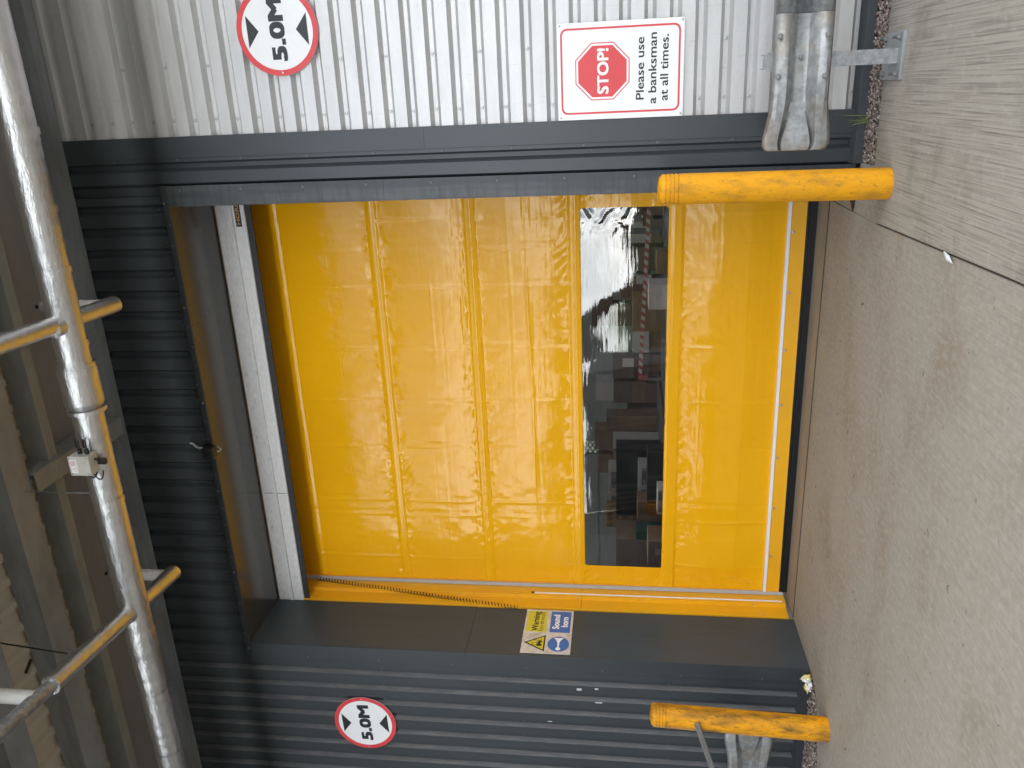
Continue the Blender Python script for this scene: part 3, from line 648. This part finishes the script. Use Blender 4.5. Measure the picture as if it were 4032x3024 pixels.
# clear window: leans back slightly, puckered in its right-hand corner
xs = np.linspace(WX0-.01, WX1+.01, 300); zs = np.linspace(WZ0-.01, WZ1+.01, 90)
Xg, Zg = np.meshgrid(xs, zs)
amp = np.exp(-((Xg-WX1)/.16)**2)*np.clip((Zg-1.45)/.5, 0, 1)
Yg = YC+.006+.014*(Zg-WZ0)/.76-.004*np.sin(math.pi*(Xg-WX0)/3.58)-.0030*amp*np.sin((Xg*.95+Zg*.4)*52+2.4*np.sin(Zg*13+Xg*9)+1.3*np.sin(Zg*29-Xg*17))*(.55+.45*np.sin(Zg*37+Xg*21))-.0012*np.sin(Xg*9+Zg*3)
V = np.stack([Xg, Yg, Zg], -1).reshape(-1, 3); idx = np.arange(V.shape[0]).reshape(Xg.shape)
F = np.stack([idx[:-1, :-1], idx[:-1, 1:], idx[1:, 1:], idx[1:, :-1]], -1).reshape(-1, 4)
me = bpy.data.meshes.new("window_pane"); me.from_pydata(V.tolist(), [], F.tolist()); me.polygons.foreach_set('use_smooth', [True]*len(me.polygons))
link("window_pane", me, m_clear, RD)
# bottom bar, white band, rubber
def zl(x): return .004*x
m = MB()
m.add([(x, y, z+zl(x)) for z in (.090, .222) for y in (1.015, 1.06) for x in (.09, 4.30)], [(0, 2, 3, 1), (4, 5, 7, 6), (0, 1, 5, 4), (2, 6, 7, 3), (0, 4, 6, 2), (1, 3, 7, 5)])
m.add([(x, y, z+zl(x)) for z in (.092, .104) for y in (1.010, 1.015) for x in (.09, 4.30)], [(0, 2, 3, 1), (4, 5, 7, 6), (0, 1, 5, 4), (2, 6, 7, 3), (0, 4, 6, 2), (1, 3, 7, 5)])
bb = m.build("bottom_bar", m_yst, RD, bevel=.002)
for x in (.497, 1.024, 1.549, 2.075, 2.597, 3.119, 3.64, 4.15): shared("screw", SCREW, (x, 1.014, .195+zl(x)-.003), bb)
m = MB(); m.add([(x, y, z+zl(x)) for z in (.216, .243) for y in (1.006, 1.05) for x in (.09, 4.30)], [(0, 2, 3, 1), (4, 5, 7, 6), (0, 1, 5, 4), (2, 6, 7, 3), (0, 4, 6, 2), (1, 3, 7, 5)])
m.build("white_band", m_stripe, RD, bevel=.002)
m = MB()
for z0, z1, y0 in ((.066, .090, 1.016), (.040, .066, 1.006), (.008, .040, 1.012)):
    m.add([(x, y, z+zl(x)) for z in (z0, z1) for y in (y0, 1.06) for x in (.09, 4.30)], [(0, 2, 3, 1), (4, 5, 7, 6), (0, 1, 5, 4), (2, 6, 7, 3), (0, 4, 6, 2), (1, 3, 7, 5)])
m.build("rubber_seal", m_rubber, RD, bevel=.003)
# guides
def guide(sgn, x0):
    P = [(-.045, .715), (.013, .715), (.013, .872), (.048, .872), (.048, 1.03), (.085, 1.03)]
    Q = [(-.045, .722), (.006, .722), (.006, .879), (.041, .879), (.041, 1.10), (.085, 1.10)]
    m = MB(); poly = P+Q[::-1]
    for z0, z1, o_ in ((.045, 2.03, 0.0), (2.032, 5.10, .0012)): m.plate([(x0+sgn*(u+o_), v-o_) for u, v in poly], lambda u, v, d: (u, v, d), z0, z1)
    g = m.build("guide_rail", m_yst, RD, bevel=.0015)
    m = MB(); m.box(*sorted((x0+sgn*.054, x0+sgn*.090)), 1.012, 1.029, .05, 5.10); m.build("seal_strip", m_grey, g)
    for z in (.36, 1.454, 2.06, 2.682, 3.289, 3.908, 4.55): shared("screw", SCREWS, (x0+sgn*.033, .871, z), g)
    return g
gl_ = guide(1, 0.0); guide(-1, 4.36)
MB().box(.0490, .055, .906, .921, .075, 2.51).build("light_barrier_strip", m_stripe, gl_)
MB().box(.0495, .057, .905, .925, 2.511, 2.54).build("strip_plug", m_blk, gl_)
# spiral cable on the left guide
m = MB(); a = Vector((.075, .99, 4.83)); b = Vector((.010, .705, 2.66)); n = 1500; tdir = (b-a).normalized()
e1 = Vector((1, -.7, 0)).normalized(); e1 = (e1-tdir*e1.dot(tdir)).normalized(); e2 = tdir.cross(e1)
m.tube([a.lerp(b, i/n)+(e1*math.cos(i/n*2*math.pi*66)+e2*math.sin(i/n*2*math.pi*66))*.0175 for i in range(n+1)], .0040, 5)
m.build("spiral_cable", m_cable, RD, smooth=True)
# hood over the drum
hp = [(.70, 5.150), (.725, 5.150), (.725, 5.140), (.712, 5.132), (.712, 5.030), (.694, 5.024), (.694, 5.008), (.712, 5.002), (.712, 4.897), (.72, 4.893), (.745, 4.893)]
m = MB(); m.sweep(hp, -.02, 1.24, lambda t, y, z: (t, y, z)); m.sweep([(y-.0015, z) for y, z in hp], 1.236, 4.14, lambda t, y, z: (t, y, z))
hood = m.build("drum_hood", m_hood, RD, recalc=False); solid(hood, .0015)
MB().box(-.02, 4.14, .7085, .7125, 5.022, 5.026).build("hood_crease_shade", m_rubber, hood); MB().box(-.02, 4.14, .7085, .7125, 5.001, 5.004).build("hood_crease_shade", m_rubber, hood)  # black strips stand in for the shade along the hood ridge
MB().box(1.232, 1.238, .7075, .7125, 4.90, 5.13).build("hood_joint", m_galvd, hood)
MB().box(-.02, 4.14, .706, .7125, 5.008, 5.018).build("hood_bead", m_hood, hood)
MB().box(-.02, 4.14, .722, .742, 4.838, 4.892).build("hood_seal", m_brush, RD)
fb = lambda u, v, d: (u, .7085-d, v)
bd = MB().plate([(3.848, 4.928), (4.26, 4.928), (4.26, 4.982), (3.848, 4.982)], fb, 0, .001).build("badge", m_navy, hood)
lettering("badge_lettering", "HORMANN", 3.866, 4.235, 4.940, .031, lambda u, v, d: (u, .7072-d, v), m_gold, bd, bold=.06)

# ---------------------------------------------------------------- signs
def height_sign(cx, cz, r, y, label, tilt=0):
    t = thing("height_limit_sign", (cx, y, cz), label, "sign", "round height limit signs beside the door")
    f = lambda u, v, d: (cx+(u*math.cos(tilt)-v*math.sin(tilt)), y-d, cz+(u*math.sin(tilt)+v*math.cos(tilt)))
    MB().plate(circ(0, 0, r), f, -.003, 0).build("sign_plate", m_white, t)
    MB().ring(circ(0, 0, r*.999), circ(0, 0, r*.868), f, 0.0002, .0009).build("red_ring", m_red, t)
    s = r/.305
    for q in (1, -1):
        MB().plate([(-.108*s, .226*s*q), (.108*s, .226*s*q), (0, .140*s*q)], f, .0002, .001).build("arrowhead", m_black, t)
    lettering("lettering", "5.0M", -.205*s, .215*s, -.055*s, .112*s, f, m_black, t, bold=.085, d=.001)
    for u in (-r*.93, r*.93): shared("screw", SCREWS, f(u, 0, .0005), t)
    return t
height_sign(5.34, 4.088, .305, -.006, "round 5.0M height limit sign with a red ring on the silver wall")
height_sign(-.888, 4.115, .309, -.006, "round 5.0M height limit sign with a red ring on the dark left wall", R(2))
ST = thing("banksman_sign", (4.96, -.01, 1.65), "white STOP sign asking for a banksman on the silver wall", "sign")
fs = lambda u, v, d: (u, -.012-d, v)
MB().plate(rrect(4.645, 5.277, 1.222, 2.086, .006), fs, -.003, 0).build("sign_plate", m_white, ST)
MB().ring(rrect(4.682, 5.243, 1.246, 2.064, .045), rrect(4.695, 5.230, 1.259, 2.051, .034), fs, .0002, .0008).build("red_border", m_red, ST)
def octo(r): 
    R_ = r/math.cos(R(22.5)); return [(4.959+R_*math.cos(R(22.5+45*i)), 1.776+R_*math.sin(R(22.5+45*i))) for i in range(8)]
MB().ring(octo(.187), octo(.180), fs, .0002, .0008).build("octagon_outline", m_red, ST)
MB().plate(octo(.167), fs, .0002, .0008).build("octagon", m_red, ST)
lettering("stop_lettering", "STOP!", 4.812, 5.108, 1.734, .077, fs, m_inkw, ST, bold=.045, d=.0016)
for s_, u0, u1, v in (("Please use", 4.763, 5.166, 1.4905), ("a banksman", 4.734, 5.191, 1.406), ("at all times.", 4.751, 5.176, 1.3265)):
    lettering("lettering", s_, u0, u1, v, .0545, fs, m_black, ST, bold=.025, d=.0008)
for u in (4.662, 5.262):
    for v in (1.236, 2.068): shared("screw", SCREWS, fs(u, v, 0), ST)
WS = thing("forklift_warning_sign", (.0, .36, 2.33), "worn Warning fork lift trucks and Sound horn plate on the door jamb", "sign")
Y0, Y1, ZB, ZT = .029, .688, 2.098, 2.560
fj = lambda u, v, d: (.004+d, Y0+u*(Y1-Y0), ZT-v*(ZT-ZB))
rp = lambda u0, u1, v0, v1: [(u0, v0), (u1, v0), (u1, v1), (u0, v1)]
MB().plate(rp(0, 1, 0, 1), fj, -.0, .003).build("sign_plate", m_white2, WS)
MB().plate(rrect(.475, .965, .04, .455, .012), fj, .0032, .004).build("yellow_panel", m_yink, WS)
MB().plate(rrect(.475, .965, .535, .955, .012), fj, .0032, .004).build("blue_panel", m_blue, WS)
h_ = ZT-ZB; w_ = Y1-Y0
ff = lambda u, v, d: (.004+.004+d, Y0+u, ZB+v)
lettering("lettering", "Warning", .475*w_+.012, .965*w_-.012, .755*h_-.02, .085*h_*1.55, ff, m_black, WS, bold=.03)
lettering("lettering", "Fork lift trucks", .475*w_+.012, .965*w_-.015, .605*h_, .06*h_*1.35, ff, m_black, WS)
lettering("lettering", "Sound", .475*w_+.05, .965*w_-.05, .275*h_, .14*h_, ff, m_inkw, WS, bold=.05)
lettering("lettering", "horn", .475*w_+.085, .965*w_-.085, .095*h_, .14*h_, ff, m_inkw, WS, bold=.05)
T = [(.045*w_, .525*h_), (.405*w_, .525*h_), (.225*w_, .955*h_)]
ti = [(.082*w_, .555*h_), (.368*w_, .555*h_), (.225*w_, .895*h_)]
fz = lambda u, v, d: (.007+d, Y0+u, ZB+v)
tri = MB().ring(T, ti, fz, .0005, .0015).build("warning_triangle", m_black, WS)
MB().plate(ti, fz, .0003, .0012).build("triangle_field", m_yink, tri)
m = MB(); c_ = .225*w_; b_ = .575*h_
m.plate([(c_-.045, b_+.018), (c_+.03, b_+.018), (c_+.03, b_+.045), (c_-.005, b_+.045), (c_-.045, b_+.06)], fz, .0014, .002)
m.ring([(c_-.04, b_+.05), (c_+.012, b_+.05), (c_+.004, b_+.10), (c_-.03, b_+.10)], [(c_-.034, b_+.055), (c_+.005, b_+.055), (c_, b_+.094), (c_-.026, b_+.094)], fz, .0014, .002)
m.plate([(c_+.036, b_+.01), (c_+.041, b_+.01), (c_+.041, b_+.105), (c_+.036, b_+.105)], fz, .0014, .002)
m.plate([(c_+.041, b_+.012), (c_+.068, b_+.012), (c_+.068, b_+.017), (c_+.041, b_+.017)], fz, .0014, .002)
for q in (-.03, .018): m.plate(circ(c_+q, b_+.014, .012, 20), fz, .0014, .002)
m.build("forklift_symbol", m_black, tri)
cb = MB().plate([(.215*w_+.108*math.cos(q), .255*h_+.108*.93*math.sin(q)) for q in np.linspace(0, 2*math.pi, 49)[:-1]], fz, .0003, .0012).build("blue_disc", m_blue, WS)
m = MB(); hx, hz_ = .215*w_, .255*h_
m.plate([(hx-.055, hz_-.006), (hx+.02, hz_-.010), (hx+.055, hz_-.022), (hx+.088, hz_-.045), (hx+.088, hz_+.045), (hx+.055, hz_+.022), (hx+.02, hz_+.010), (hx-.055, hz_+.006)], fz, .0014, .002)
m.plate(circ(hx-.068, hz_, .023, 24), fz, .0015, .0022); m.build("horn_symbol", m_inkw, cb)

# ---------------------------------------------------------------- bollards
def bollard(name, base, tilt, mat, label):
    r = .0965; H = 1.40
    prof = [(r*.985, 0.0), (r, .006), (r, .09), (r*.998, .6), (r*.99, H-.135)]
    for k in range(4):
        z = H-.13+k*.026; prof += [(r*.99, z), (r*.94, z+.003), (r*.94, z+.007), (r*.99, z+.009)]
    prof += [(r*.99, H-.04), (r*.95, H-.022), (r*.80, H-.008), (r*.55, H-.001), (r*.25, H+.003), (.001, H+.004)]
    t = thing(name, base, label, "bollard", "yellow bollards at the door corners")
    MB().lathe(prof, base, tilt, 48, cap=True).build("sleeve", mat, t, smooth=True, ang=50)
    return t
bollard("bollard", (4.222, -.700, .012), (.003, 0), m_bol, "lightly scuffed upright yellow bollard on the concrete right of the door")
bollard("bollard", (-.058, -.655, 0), (.039, .0), m_bol2, "heavily scraped yellow bollard leaning at the left of the door")

# ---------------------------------------------------------------- crash barriers
def wprof(s, flare):
    """corrugated beam section (dy, dz); s=1 full beam, s=0 flattened fishtail; flare widens it"""
    P = [(-.165, .035), (-.152, .012), (-.135, .0), (-.088, .0), (-.042, .075), (-.028, .082), (.028, .082), (.042, .075), (.088, .0), (.135, .0), (.152, .012), (.165, .035)]
    Q = [(-.205, .03), (-.18, .022), (-.14, .020), (-.113, .022), (-.100, .070), (-.087, .024), (.087, .024), (.100, .070), (.113, .022), (.14, .020), (.18, .022), (.205, .03)]
    return [(b[1]*(1-s)+a[1]*s, b[0]*(1-s)+a[0]*s) for a, b in zip(P, Q)]
def barrier(loc, xend, sgn, zc, yf, xfar, posts, label, lap, tip=.32, bolts=()):
    t = thing("crash_barrier", loc, label, "crash barrier", "galvanised crash barriers either side of the door")
    m = MB(); m.sweep(wprof(1, 0), lap, xfar, lambda X, y, z: (X, yf+y+.0045, zc+z))
    bm_ = m.build("beam", m_galv, t, smooth=True, recalc=False, ang=17); solid(bm_, .003)
    ts = [0, .02, .06, .12, .20, .3, .42, .55, .7, .85, 1.0]; rows = []
    for q in ts:                                     # fishtail terminal from its tip to full section
        s = q*q*(3-2*q); X = xend+sgn*tip*q; pr_ = wprof(s, 0)
        k = 1.0 if q > .2 else (.80+.20*math.sqrt(max(0, 1-((.2-q)/.2)**2)))
        bend = .05*(1-q)**2
        rows.append([(X, yf+y+bend, zc+z*k) for y, z in pr_])
    rows.append([(lap+sgn*.06, yf+y, zc+z) for y, z in wprof(1, 0)])
    n = len(rows[0]); V = [p for r_ in rows for p in r_]; F = [(i*n+j, i*n+j+1, (i+1)*n+j+1, (i+1)*n+j) for i in range(len(rows)-1) for j in range(n-1)]
    if sgn < 0: F = [f[::-1] for f in F]
    m = MB(); m.add(V, F); te = m.build("fishtail_terminal", m_galve, t, smooth=True, recalc=False, ang=17); solid(te, .003)
    for (x, z, y) in bolts: shared("bolt", BOLT, (x, y, z), te)
    for px in posts:
        p = MB(); p.box(px-.042, px+.042, yf+.095, yf+.10, .02, zc+.215); p.box(px-.042, px-.037, yf+.10, yf+.20, .02, zc+.215); p.box(px+.037, px+.042, yf+.10, yf+.20, .02, zc+.215)
        po = p.build("post", m_galv, t)
        bp_ = MB().box(px-.135, px+.135, yf+.02, yf+.38, .012, .030).build("base_plate", m_galvd, po, bevel=.002)
        for ax in (-.1, .1):
            for ay in (.07, .33): shared("anchor_bolt", BOLT, (px+ax, yf+ay, .032), bp_, (R(-90), 0, 0)); 
        p = MB(); p.box(px-.055, px+.055, yf+.083, yf+.094, zc-.15, zc+.195); p.build("spacer", m_galv, po)
        for ax in (-.1, .1):
            for ay in (.07, .33): MB().tube([(px+ax, yf+ay, .03), (px+ax, yf+ay, .075)], .008, 8).build("anchor_stud", m_screwd, bp_)
    return t
barrier((4.95, -.6, .0), 4.436, 1, .583, -.752, 9.2, (4.955, 7.6), "galvanised W-beam crash barrier with fishtail end before the silver wall", 5.152, .33,
        [(4.868, .722, -.750), (5.090, .724, -.750), (4.975, .583, -.665), (4.862, .455, -.750), (5.088, .455, -.750)])
barrier((-1.5, -.5, 0), -.312, -1, .565, -.52, -5.0, (-1.75, -4.0), "galvanised crash barrier fishtail end beside the scraped left bollard", -1.1, .36, [])

# ---------------------------------------------------------------- aluminium bar leaning on the left bollard
AL = thing("aluminium_profile", (-3.3, -.78, 0), "slotted aluminium bar leaning against the scraped left bollard", "metal bar")
a = Vector((.030, -.775, 1.035)); b = Vector((-3.24, -.775, .02)); d_ = (b-a).normalized(); n_ = Vector((0, 1, 0)); t_ = d_.cross(n_)
s_ = .020; g_ = .005; dpt = .008
sec = [(-s_, -s_), (-g_, -s_), (-g_, -s_+dpt), (g_, -s_+dpt), (g_, -s_), (s_, -s_), (s_, -g_), (s_-dpt, -g_), (s_-dpt, g_), (s_, g_), (s_, s_), (g_, s_), (g_, s_-dpt), (-g_, s_-dpt), (-g_, s_), (-s_, s_), (-s_, g_), (-s_+dpt, g_), (-s_+dpt, -g_), (-s_, -g_)]
MB().plate(sec, lambda u, v, d: tuple(a+n_*u+t_*v+d_*d), 0, (b-a).length).build("slotted_bar", m_alu, AL)

# ---------------------------------------------------------------- door sensor on the lintel
SN = thing("door_sensor", (2.04, -.05, 5.17), "black motion sensor hung from the lintel edge over the door", "sensor")
MB().box(1.985, 2.092, -.115, -.03, 5.112, 5.218).build("sensor_body", m_blk, SN, bevel=.012)
MB().box(2.045, 2.10, -.045, -.013, 5.185, 5.225).build("bracket", m_blk, SN, bevel=.003)
m = MB(); m.tube([(2.095, -.012, 5.37), (2.093, -.022, 5.34), (2.06, -.028, 5.30), (2.052, -.03, 5.20)], .009, 10); m.tube([(2.045, -.05, 5.13), (2.03, -.04, 5.105), (2.035, -.005, 5.10), (2.05, .02, 5.14)], .008, 10)
m.build("conduit", m_conduit, SN, smooth=True)
shared("screw", SCREWS, (2.048, -.04, 5.275), SN)

# ---------------------------------------------------------------- litter and weeds
m = MB()
def crumple(c, sx, sy, sz, n=9, seed=1):
    r = np.random.default_rng(seed); V = []; F = []
    for i in range(n+1):
        for j in range(n*2):
            th = math.pi*i/n; ph = 2*math.pi*j/(2*n); k = 1+r.normal(0, .22)
            V.append((c[0]+sx*k*math.sin(th)*math.cos(ph), c[1]+sy*k*math.sin(th)*math.sin(ph), max(.001, c[2]+sz*k*math.cos(th))))
    for i in range(n):
        for j in range(2*n): F.append((i*2*n+j, i*2*n+(j+1) % (2*n), (i+1)*2*n+(j+1) % (2*n), (i+1)*2*n+j))
    return V, F
m.add(*crumple((-.02, -.11, .05), .03, .035, .035, seed=3)); m.add(*crumple((-.085, -.13, .035), .05, .03, .03, seed=4))
tag(m.build("crumpled_wrapper", m_scrap), "crumpled yellow and white wrapper at the foot of the left jamb", "litter")
m = MB(); m.add([(3.99, -1.70, .016), (4.0, -1.73, .022), (3.975, -1.79, .03), (3.955, -1.83, .012), (3.985, -1.78, .014), (3.955, -1.75, .013)], [(0, 1, 4), (1, 2, 4), (2, 3, 4), (4, 3, 5), (0, 4, 5)])
o = m.build("paper_scrap", m_carton_w); solid(o, .001); tag(o, "small torn white paper scrap on the concrete joint", "litter")
m = MB(); r = random.Random(4)
for i in range(7):
    x, y = 4.575+r.uniform(-.03, .03), -.085+r.uniform(-.02, .02); a_ = r.uniform(0, 6.28); h = r.uniform(.08, .25) if i < 9 else r.uniform(.05, .1); ln = r.uniform(.02, .09); wv = .0035
    P = [(x+math.cos(a_)*ln*q*q, y+math.sin(a_)*ln*.5*q*q, h*(q-.25*q*q*(i % 3))) for q in (0, .3, .6, .85, 1)]
    V = []; 
    for q, p in zip((1, 1, .8, .5, .05), P): V += [(p[0]-wv*q*math.sin(a_)-.001, p[1]+wv*q*math.cos(a_), p[2]), (p[0]+wv*q*math.sin(a_)+.001, p[1]-wv*q*math.cos(a_), p[2])]
    m.add(V, [(2*j, 2*j+1, 2*j+3, 2*j+2) for j in range(4)])
tag(m.build("grass_tuft", m_grass, recalc=False), "thin green grass tuft growing in the gravel by the silver wall corner", "grass")

# ---------------------------------------------------------------- stored goods seen through the door window
RK = thing("storage_rack", (-.4, 3.8, 0), "dark shelving behind the door window holding cartons", "shelving")
for z in (.35, 1.10):
    MB().box(-1.6, .85, 2.4, 5.5, z-.03, z).build("shelf", m_rack, RK)
for x in (-1.6, -.4, .8):
    for y in (2.4, 5.46): MB().box(x, x+.05, y, y+.05, .0, 1.07).build("upright", m_rack, RK)
def carton(name, x0, x1, z0, z1, y, dep, mat, label, cat="carton", group="goods on the shelving behind the door", tape=False, extra=None):
    t = thing(name, ((x0+x1)/2, y+dep/2, z0), label, cat, group)
    MB().box(x0, x1, y, y+dep, z0, z1).build("case", mat, t, bevel=.004)
    if tape: MB().box(x0-.001, x1+.001, y-.0015, y-.0005, (z0+z1)/2-.02, (z0+z1)/2+.02).build("tape", m_card2, t)
    if extra:
        for (a0, a1, b0, b1, mt, nm) in extra: MB().box(x0+(x1-x0)*a0, x0+(x1-x0)*a1, y-.004, y-.0005, z0+(z1-z0)*b0, z0+(z1-z0)*b1).build(nm, mt, t)
    return t
carton("cardboard_carton", -1.21, -.78, 1.10, 1.70, 3.4, .5, m_card, "large brown carton with tape at the left end of the door window", tape=True)
carton("cardboard_carton", -.67, -.33, 1.10, 1.31, 2.6, .4, m_card, "low brown carton at the bottom left of the door window", extra=[(.45, .7, .3, .6, m_carton_w, "paper_label")])
carton("timber_bundle", -.98, -.70, 1.10, 1.84, 4.05, .3, m_tan, "tan strapped timber offcuts behind the brown carton in the window", "timber")
carton("cardboard_carton", -.80, -.66, 1.10, 1.44, 3.4, .25, m_green, "green carton beside the large brown carton in the window")
carton("monitor_carton", -.60, -.24, 1.10, 1.81, 4.4, .3, m_carton_w, "white carton with dark picture panel behind the dark cabinet, right one", extra=[(.15, .85, .62, .95, m_pic, "picture_panel")])
carton("monitor_carton", -1.02, -.63, 1.10, 1.81, 4.42, .3, m_carton_w, "white carton with dark picture panel behind the dark cabinet, left one", extra=[(.15, .85, .62, .95, m_pic, "picture_panel")])
carton("appliance_carton", -.52, .16, 1.10, 1.41, 3.72, .22, m_carton_w, "long white appliance carton in front of the dark cabinet", extra=[(.08, .45, .2, .85, m_pic, "picture_panel"), (.55, .92, .2, .85, m_pic, "picture_panel")])
carton("dark_cabinet", -.78, .25, 1.10, 1.70, 4.02, .3, m_blk, "black cabinet lying in the middle of the shelving in the window", "cabinet")
carton("black_case", .08, .77, 1.10, 1.325, 2.8, .25, m_blk, "long black case at the bottom middle of the window", "case")
carton("picture_carton", .10, .44, 1.10, 1.215, 2.5, .2, m_carton_w, "low white carton with picture at the bottom edge of the window", extra=[(.1, .9, .3, .9, m_pic, "picture_panel")])
carton("cardboard_carton", -.38, -.12, 1.10, 1.43, 3.2, .3, m_card, "upright brown carton left of the black case in the window")
carton("cardboard_carton", .09, .32, 1.10, 1.68, 5.0, .3, m_card, "tall brown carton at the back of the shelving, under another")
carton("cardboard_carton", .08, .32, 1.68, 1.85, 5.0, .3, m_card2, "small brown carton on top of the tall one at the back")
carton("paper_stack", -.02, .14, 1.10, 1.75, 4.6, .25, m_carton_w, "narrow white carton standing at the back of the shelving")
BN = thing("packing_bench", (2.3, 3.6, 0), "grey packing bench behind the right half of the window", "bench")
MB().box(1.2, 3.4, 2.75, 4.4, 1.07, 1.11).build("bench_top", m_rack, BN)
for x in (1.2, 3.35):
    for y in (2.75, 4.35): MB().box(x, x+.05, y, y+.05, 0, 1.07).build("leg", m_rack, BN)
carton("pale_crate", 2.48, 2.77, 1.11, 1.335, 2.9, .3, m_carton_w, "pale grey crate on the packing bench", "crate", "goods on the packing bench")
carton("cardboard_carton", 2.80, 3.05, 1.11, 1.235, 3.3, .3, m_card, "flat brown carton on the packing bench", group="goods on the packing bench")
carton("cardboard_carton", 1.99, 2.50, 1.11, 1.50, 3.7, .4, m_card, "big brown carton on the packing bench, middle of the window", group="goods on the packing bench")
carton("shelf_sign", 1.56, 1.67, 1.48, 1.62, 3.6, .01, m_carton_w, "small white notice hanging behind the window", "notice", "goods on the packing bench")
r = random.Random(9)
for x in np.arange(-1.7, 3.9, .46):
    zt = .9
    for lev in range(r.choice((2, 3, 3, 4))):
        h = r.uniform(.24, .36); wd = r.uniform(.34, .43)
        carton("cardboard_carton", x, x+wd, zt, zt+h, 7.2+r.uniform(-.05, .1), .4, r.choice((m_card, m_card2, m_card2, m_carton_w)), "carton stacked on the long shelf at the back of the warehouse", group="cartons stacked at the back of the warehouse", tape=r.random() < .5)
        zt += h+.001
BS = thing("back_shelf", (1, 7.4, 0), "long low shelf along the back of the warehouse", "shelving")
MB().box(-1.8, 4.0, 7.1, 7.8, .86, .899).build("shelf", m_rack, BS)
for x in (-1.75, 1.0, 3.9): MB().box(x, x+.05, 7.12, 7.17, 0, .86).build("leg", m_rack, BS)
HG = thing("tall_rack", (3.5, 5.8, 0), "tall dark racking at the right end of the window", "shelving")
for z in (.9, 1.20, 1.5, 1.85): MB().box(2.9, 5.2, 5.5, 6.2, z, z+.05).build("shelf", m_rack, HG)
for x in (2.9, 5.1): MB().box(x, x+.07, 5.45, 5.52, 0, 3).build("upright", m_rack, HG)
for i in range(7): carton("cardboard_carton", 2.98+.3*i, 2.98+.3*i+.22, 1.25, 1.25+.08+.1*((i*3) % 3)/2, 5.6, .3, (m_card, m_card2, m_carton_w)[i % 3], "%s carton on the tall dark racking, number %s from the left" % (("brown", "grey brown", "white")[i % 3], ("one", "two", "three", "four", "five", "six", "seven")[i]), group="cartons on the tall racking")
BP = thing("barrier_pole", (4.1, 2.2, 0), "red and white striped barrier pole just inside the door window", "barrier pole")
pl = MB().box(1.95, 4.1, 2.19, 2.21, 1.375, 1.41)
a = Vector((4.1, 2.2, 1.352)); b = Vector((1.93, 2.2, 1.440)); dd = (b-a)
m1, m2 = MB(), MB(); n = 52
for i in range(n):
    p, q = a+dd*(i/n), a+dd*((i+1)/n); k = .02
    (m1 if i % 2 else m2).add([(p.x+s*.012, p.y+y, p.z+s*.019) for s in (-1, 1) for y in (-.004, .004)]+[(q.x+s*.012, q.y+y, q.z+s*.019) for s in (-1, 1) for y in (-.004, .004)], [(0, 1, 3, 2), (4, 6, 7, 5), (0, 4, 5, 1), (2, 3, 7, 6), (0, 2, 6, 4), (1, 5, 7, 3)])
m1.build("red_stripes", m_fred, BP); m2.build("white_stripes", m_fwhite, BP)
MB().box(1.90, 1.95, 2.17, 2.23, 1.36, 1.455).build("end_clip", m_fred, BP); MB().box(1.885, 1.915, 2.19, 2.21, 0, 1.36).build("post", m_rack, BP); MB().box(4.1, 4.14, 2.18, 2.22, 0, 1.42).build("post", m_rack, BP)

# ---------------------------------------------------------------- yard behind the camera: what the door and window mirror
CT = thing("freight_container", (-4.0, -12, 0), "dark steel container standing across the yard", "container")
m = MB(); pf = rib_profile(-6.0, -1.75, -3, pitch=.28, trough=.07, sl=.05, dep=.04)
m.sweep(pf, .12, 3.0, lambda t, s, d: (s, -11.0-d, t)); m.box(-6.0, -1.75, -13.6, -11.05, .1, 3.02); m.build("container_shell", m_cont, CT, recalc=False)
WG = thing("side_building", (-10, -12, 0), "tall dark clad building along the left of the yard", "building")
m = MB(); m.box(-14, -6.38, -11.5, -3.2, -.05, 8.0); m.build("wall", m_cont, WG)
m = MB(); pf = rib_profile(-11.5, -3.2, -5, pitch=.3, trough=.06, sl=.04, dep=.04); m.sweep(pf, .1, 8.0, lambda t, s, d: (-6.3-d, s, t)); solid(m.build("ribbed_cladding", m_cont, WG, recalc=False))
m = MB(); m.box(-14.2, -6.2, -11.7, -3.1, 8.0, 8.2); m.build("roof", m_cont, WG)
LT = thing("leaning_shape", (-1.9, -22, 0), "unidentified dark leaning shape across the yard", "yard_object")
m = MB(); m.tube([(-1.9, -22, -.05), (-1.95, -22, 1.0), (-2.0, -22, 1.75), (-2.35, -22, 2.35), (-3.0, -22, 3.0), (-3.9, -22, 3.5), (-4.6, -22.1, 4.4)], [.42, .40, .40, .42, .45, .42, .3], 10); m.build("shape_body", m_dkbrown, LT, smooth=True)  # stand-in for an unidentified dark form mirrored in the door window
V = []; F = []
for i in range(9000):
    x = -70+150*rng.random(); y = -75+25*rng.random(); hh = 3.4+.6*math.sin(x*.21)+.5*math.sin(x*.57+1)
    z = max(.2, hh*rng.random()**.6); s = .35+.5*rng.random(); n_ = rng.normal(0, 1, 3); n_ /= np.linalg.norm(n_); t_ = np.cross(n_, [0.3, .2, 1]); t_ /= np.linalg.norm(t_); b_ = np.cross(n_, t_)
    c = np.array([x, y, z]); k = len(V); V += [tuple(c+s*t_), tuple(c+s*b_*.6), tuple(c-s*t_), tuple(c-s*b_*.6)]; F.append((k, k+1, k+2, k+3))
me = bpy.data.meshes.new("hedgerow"); me.from_pydata(V, [], F); tag(link("hedgerow", me, m_leaf), "distant green hedgerow beyond the yard", "hedge", kind='stuff')
